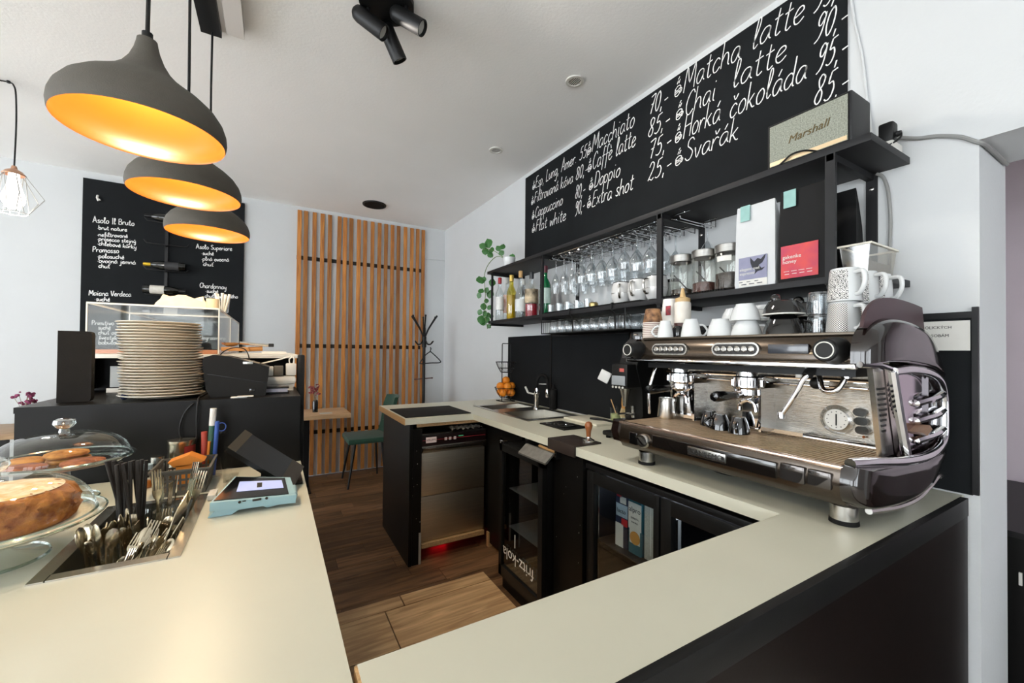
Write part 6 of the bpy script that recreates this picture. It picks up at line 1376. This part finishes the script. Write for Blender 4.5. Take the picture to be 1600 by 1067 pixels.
one('grey_cable', 'grey cable running down the wall beside the shelf end', 'cable', MB().tube(spline([(1.842, .603, 2.004), (1.842, .585, 1.985), (1.843, .572, 1.93), (1.843, .566, 1.83), (1.843, .568, 1.74), (1.843, .570, 1.615)], 5), .0055, 8), mat('cable_grey', '8d8d8b', .6))
one('wall_cable', 'white painted cable running up the wall beside the menu chalkboard', 'cable', MB().tube(spline([(1.844, .685, 2.76), (1.844, .668, 2.60), (1.844, .645, 2.45), (1.844, .632, 2.30), (1.844, .62, 2.18), (1.844, .61, 2.036)], 5), .0045, 8), WALL)
# plant
pl = thing('trailing_plant', 'green trailing plant in a white pot on the upper shelf end', 'plant', (1.625, 2.86, TS))
part('pot', MB().lathe([(0, .0005), (.040, .0005), (.043, .004), (.052, .085), (.049, .085), (.045, .07), (0, .07)], 28), WHITEC, pl)
part('soil', MB().lathe([(0, .073), (.0455, .072)], 20), mat('soil', '2d2118', .9, bump=.6, bscale=80), pl)
LEAF = mat('leaf_green', '3f7a35', .45, col2='28562a', scale=14, coat=.15)
STEM = mat('stem', '5d7a3c', .6)
def leafmesh(s):
    pts = [(0, 0), (.25, .36), (.55, .46), (.85, .30), (1.05, 0)]
    mb = MB(); vs = []
    for x, w in pts: vs += [(x*s, w*s, -.10*w*s-.12*s*x*x), (x*s, 0, .04*s-.12*s*x*x), (x*s, -w*s, -.10*w*s-.12*s*x*x)]
    return mb.add(vs, [(3*i+k, 3*i+k+1, 3*i+4+k, 3*i+3+k) for i in range(4) for k in (0, 1)])
lm = leafmesh(1.0).mesh('leaf'); lm.materials.append(LEAF)
def leaf(p, s, az, tilt):
    o = link('leaf', lm, pl)
    n = (Vector((-.55, -.75, .25))+Vector((random.uniform(-.45, .45), random.uniform(-.45, .45), random.uniform(-.3, .5)))).normalized()
    x = Vector((random.uniform(-.8, .8), random.uniform(-.3, .3), random.uniform(-1.0, -.2))); x = (x-n*x.dot(n)).normalized()
    y_ = n.cross(x); q = Vector(p)-Vector((1.625, 2.86, TS)); s *= 1.05; p0 = q-x*s*.5
    o.matrix_local = Matrix(((x.x*s, y_.x*s, n.x*s, p0.x), (x.y*s, y_.y*s, n.y*s, p0.y), (x.z*s, y_.z*s, n.z*s, p0.z), (0, 0, 0, 1)))
vine = spline([(1.60, 2.88, 2.11), (1.57, 2.96, 2.14), (1.545, 3.05, 2.10), (1.53, 3.10, 2.03), (1.53, 3.11, 1.95), (1.535, 3.10, 1.85), (1.53, 3.10, 1.75), (1.535, 3.10, 1.66), (1.56, 3.10, 1.55)], 6)
part('vine', MB().tube(vine, .0028, 6), STEM, pl, True)
vine2 = spline([(1.61, 2.89, 2.11), (1.57, 3.0, 2.19), (1.53, 3.07, 2.22), (1.50, 3.10, 2.21)], 5)
part('vine', MB().tube(vine2, .0028, 6), STEM, pl, True)
LV = [((1.545, 3.08, 2.275), .085), ((1.50, 3.10, 2.25), .06), ((1.52, 3.08, 2.205), .065), ((1.565, 3.06, 2.215), .06), ((1.60, 3.0, 2.22), .05), ((1.63, 2.98, 2.235), .055), ((1.60, 2.94, 2.17), .05), ((1.55, 3.05, 2.17), .055),
      ((1.49, 3.10, 1.965), .085), ((1.60, 3.10, 1.95), .065), ((1.52, 3.10, 1.97), .045), ((1.495, 3.10, 1.87), .055), ((1.475, 3.10, 1.83), .05), ((1.58, 3.10, 1.85), .07), ((1.545, 3.10, 1.88), .05), ((1.52, 3.10, 1.74), .06),
      ((1.485, 3.10, 1.69), .05), ((1.53, 3.10, 1.68), .055), ((1.56, 3.10, 1.67), .05), ((1.50, 3.10, 1.63), .075), ((1.55, 3.10, 1.63), .06), ((1.575, 3.10, 1.735), .045), ((1.545, 3.10, 1.79), .045), ((1.57, 3.10, 1.575), .04), ((1.52, 3.11, 1.60), .05), ((1.59, 3.10, 1.66), .045), ((1.64, 2.83, 2.125), .045), ((1.66, 2.88, 2.13), .05)]
for k, (p, s) in enumerate(LV):
    leaf(p, s, random.choice((-1, 1))*random.uniform(.2, 1.3)+(math.pi if p[0] < 1.52 else 0)-.5, random.uniform(.45, 1.25))
# ================================================================ far furniture
GREEN = mat('green_velvet', '1a4636', .8, sheen=.15, var=.2, scale=20, bump=.1, bscale=150)
chs = thing('dining_chair', 'dark green upholstered chair with black legs by the slat screen', 'chair', (.84, 4.46, 0))
part('seat', MB().box(-.205, .20, -.22, .22, .43, .485, .02), GREEN, chs)
def backrest():
    mb = MB(); n = 9; vs = []
    prof_ = [(.165, .455), (.215, .50), (.235, .58), (.25, .68), (.265, .78), (.285, .86), (.295, .885)]
    for th in (0, .035):
        for (x, z) in prof_:
            for k in range(n):
                f = -1+2*k/(n-1); w = .20 if z < .8 else .185
                vs.append((x+th-.045*f*f, f*w, z-(.012*f*f if z > .85 else 0)))
    m = len(prof_); o = n*m; fs = []
    for i in range(m-1):
        for k in range(n-1): fs += [(i*n+k, i*n+k+1, (i+1)*n+k+1, (i+1)*n+k), (o+i*n+k, o+(i+1)*n+k, o+(i+1)*n+k+1, o+i*n+k+1)]
    for i in range(m-1): fs += [(i*n, (i+1)*n, o+(i+1)*n, o+i*n), (i*n+n-1, o+i*n+n-1, o+(i+1)*n+n-1, (i+1)*n+n-1)]
    for k in range(n-1): fs += [(k, o+k, o+k+1, k+1), ((m-1)*n+k, (m-1)*n+k+1, o+(m-1)*n+k+1, o+(m-1)*n+k)]
    return mb.add(vs, fs)
part('backrest', backrest(), GREEN, chs)
for sx_ in (-1, 1):
    for sy_ in (-1, 1): part('leg', MB().tube([(sx_*.13, sy_*.15, .435), (sx_*.18-.02, sy_*.20, .001)], [.014, .009], 10), BLACKM, chs)
for i, zz in enumerate((.60, .68, .76)): part('quilt_seam', MB().tube([(.222+.025*i-.02, -.15, zz), (.222+.025*i+.012, 0, zz), (.222+.025*i-.02, .15, zz)], .003, 6), GREEN, chs)
def table(name, lab, x0, x1, y0, y1, z, lx):
    t = thing(name, lab, 'table', ((x0+x1)/2, (y0+y1)/2, 0))
    part('tabletop', MB().box(x0, x1, y0, y1, z-.04, z, .003), TABLEW, t, True)
    for x in lx: part('leg', MB().box(x-.03, x+.03, (y0+y1)/2-.03, (y0+y1)/2+.03, .012, z-.04), BLACKM, t, True); part('foot', MB().box(x-.04, x+.04, y0+.04, y1-.04, .0005, .012), BLACKM, t, True)
table('cafe_table', 'small pale wood cafe table by the slat screen', -.05, .66, 4.26, 4.76, .74, (.28,))
table('cafe_table', 'pale wood cafe table by the white wall beside the wine chalkboard', -2.5, -1.52, 4.15, 4.70, .765, (-2.3, -1.7))
part('leg', MB().box(.125, .155, 2.9, 2.93, 0, .1), BLACKM, chs, True) if False else None
def vase(lab, loc, col, tint):
    t = thing('flower_vase', lab, 'vase', loc)
    part('vase', MB().lathe([(0, .001), (.025, .001), (.027, .10), (.02, .12)], 18), tint, t)
    fl_ = MB(); st = MB()
    for k in range(16):
        a = random.random()*6.28; r = random.uniform(.01, .06); h = random.uniform(.17, .26)
        st.tube([(0, 0, .08), (r*.5*math.cos(a), r*.5*math.sin(a), h*.75), (r*math.cos(a), r*math.sin(a), h)], .0014, 5)
        for q in range(3): fl_.sphere((r*math.cos(a)+random.uniform(-.012, .012), r*math.sin(a)+random.uniform(-.012, .012), h+random.uniform(-.01, .015)), random.uniform(.006, .012), 7, 5)
    part('stems', st, mat('dry_stem', '8a7a62', .8), t); f = part('blossoms', fl_, mat('dry_flower_'+col, col, .85, var=.3, scale=60), t); f['kind'] = 'stuff'
vase('dark vase with dried pink flowers on the table by the slat screen', (.36, 4.50, .7405), '96484a', BLACKG)
vase('wooden vase with dried purple flowers on the table by the white wall', (-1.60, 4.45, .7655), '8a3a5e', mat('vase_wood', '6b4a34', .6))
one('table_card', 'white card lying on the table by the slat screen', 'card', MB().box(.39, .50, 4.34, 4.42, .7405, .7425), PAPER)
# coat rack
cr_ = thing('coat_rack', 'black metal coat stand with curved hooks and a hanger in the far corner', 'coat stand', (1.47, 4.52, 0))
part('pole', MB().lathe([(.017, .03), (.017, 1.62), (.012, 1.63), (0, 1.63)], 16), BLACKM, cr_)
part('base', MB().lathe([(0, .03), (.03, .032), (.16, .012), (.17, .001), (0, .001)], 28), BLACKM, cr_)
for k in range(6):
    a = math.tau*k/6+.3; c, s = math.cos(a), math.sin(a)
    part('arm', MB().tube(spline([(.015*c, .015*s, 1.52), (.05*c, .05*s, 1.60), (.11*c, .11*s, 1.69), (.15*c, .15*s, 1.745)], 4), .008, 8).sphere((.15*c, .15*s, 1.75), .012, 8, 6), BLACKM, cr_)
for k in range(4):
    a = math.tau*k/4+.5; c, s = math.cos(a), math.sin(a)
    part('lower_hook', MB().tube(spline([(.015*c, .015*s, 1.50), (.05*c, .05*s, 1.44), (.10*c, .10*s, 1.435), (.14*c, .14*s, 1.47)], 4), .007, 8), BLACKM, cr_)
part('collar', MB().cyl((0, 0, 0), .026, 1.40, 1.52, 16), BLACKM, cr_)
part('bracket', MB().tube([(-.10, 0, 1.04), (.10, 0, 1.05)], .006, 8).sphere((-.10, 0, 1.04), .010, 8, 6).sphere((.10, 0, 1.05), .010, 8, 6), mat('bracket_red', '4a2420', .5), cr_)
one('clothes_hanger', 'black clothes hanger hanging on the coat stand', 'hanger', MB().tube(spline([(1.535, 4.50, 1.40), (1.545, 4.50, 1.385), (1.54, 4.50, 1.355), (1.58, 4.50, 1.32), (1.655, 4.50, 1.25), (1.65, 4.50, 1.225), (1.54, 4.50, 1.222), (1.43, 4.50, 1.215), (1.425, 4.50, 1.235), (1.48, 4.50, 1.31), (1.54, 4.50, 1.355)], 4), .006, 8), BLACKM)
# cabinet seen through the doorway
cbx = thing('sideboard', 'black low cabinet in the next room beyond the doorway', 'cabinet', (2.8, .25, 0))
part('body', MB().box(2.36, 3.28, -.9, .75, 0, .70), BLACK, cbx, True)
part('top', MB().box(2.34, 3.29, -.92, .77, .70, .722), BLACKP, cbx, True)
part('handle', MB().box(2.352, 2.36, .358, .366, .53, .575), WHITEP, cbx, True)
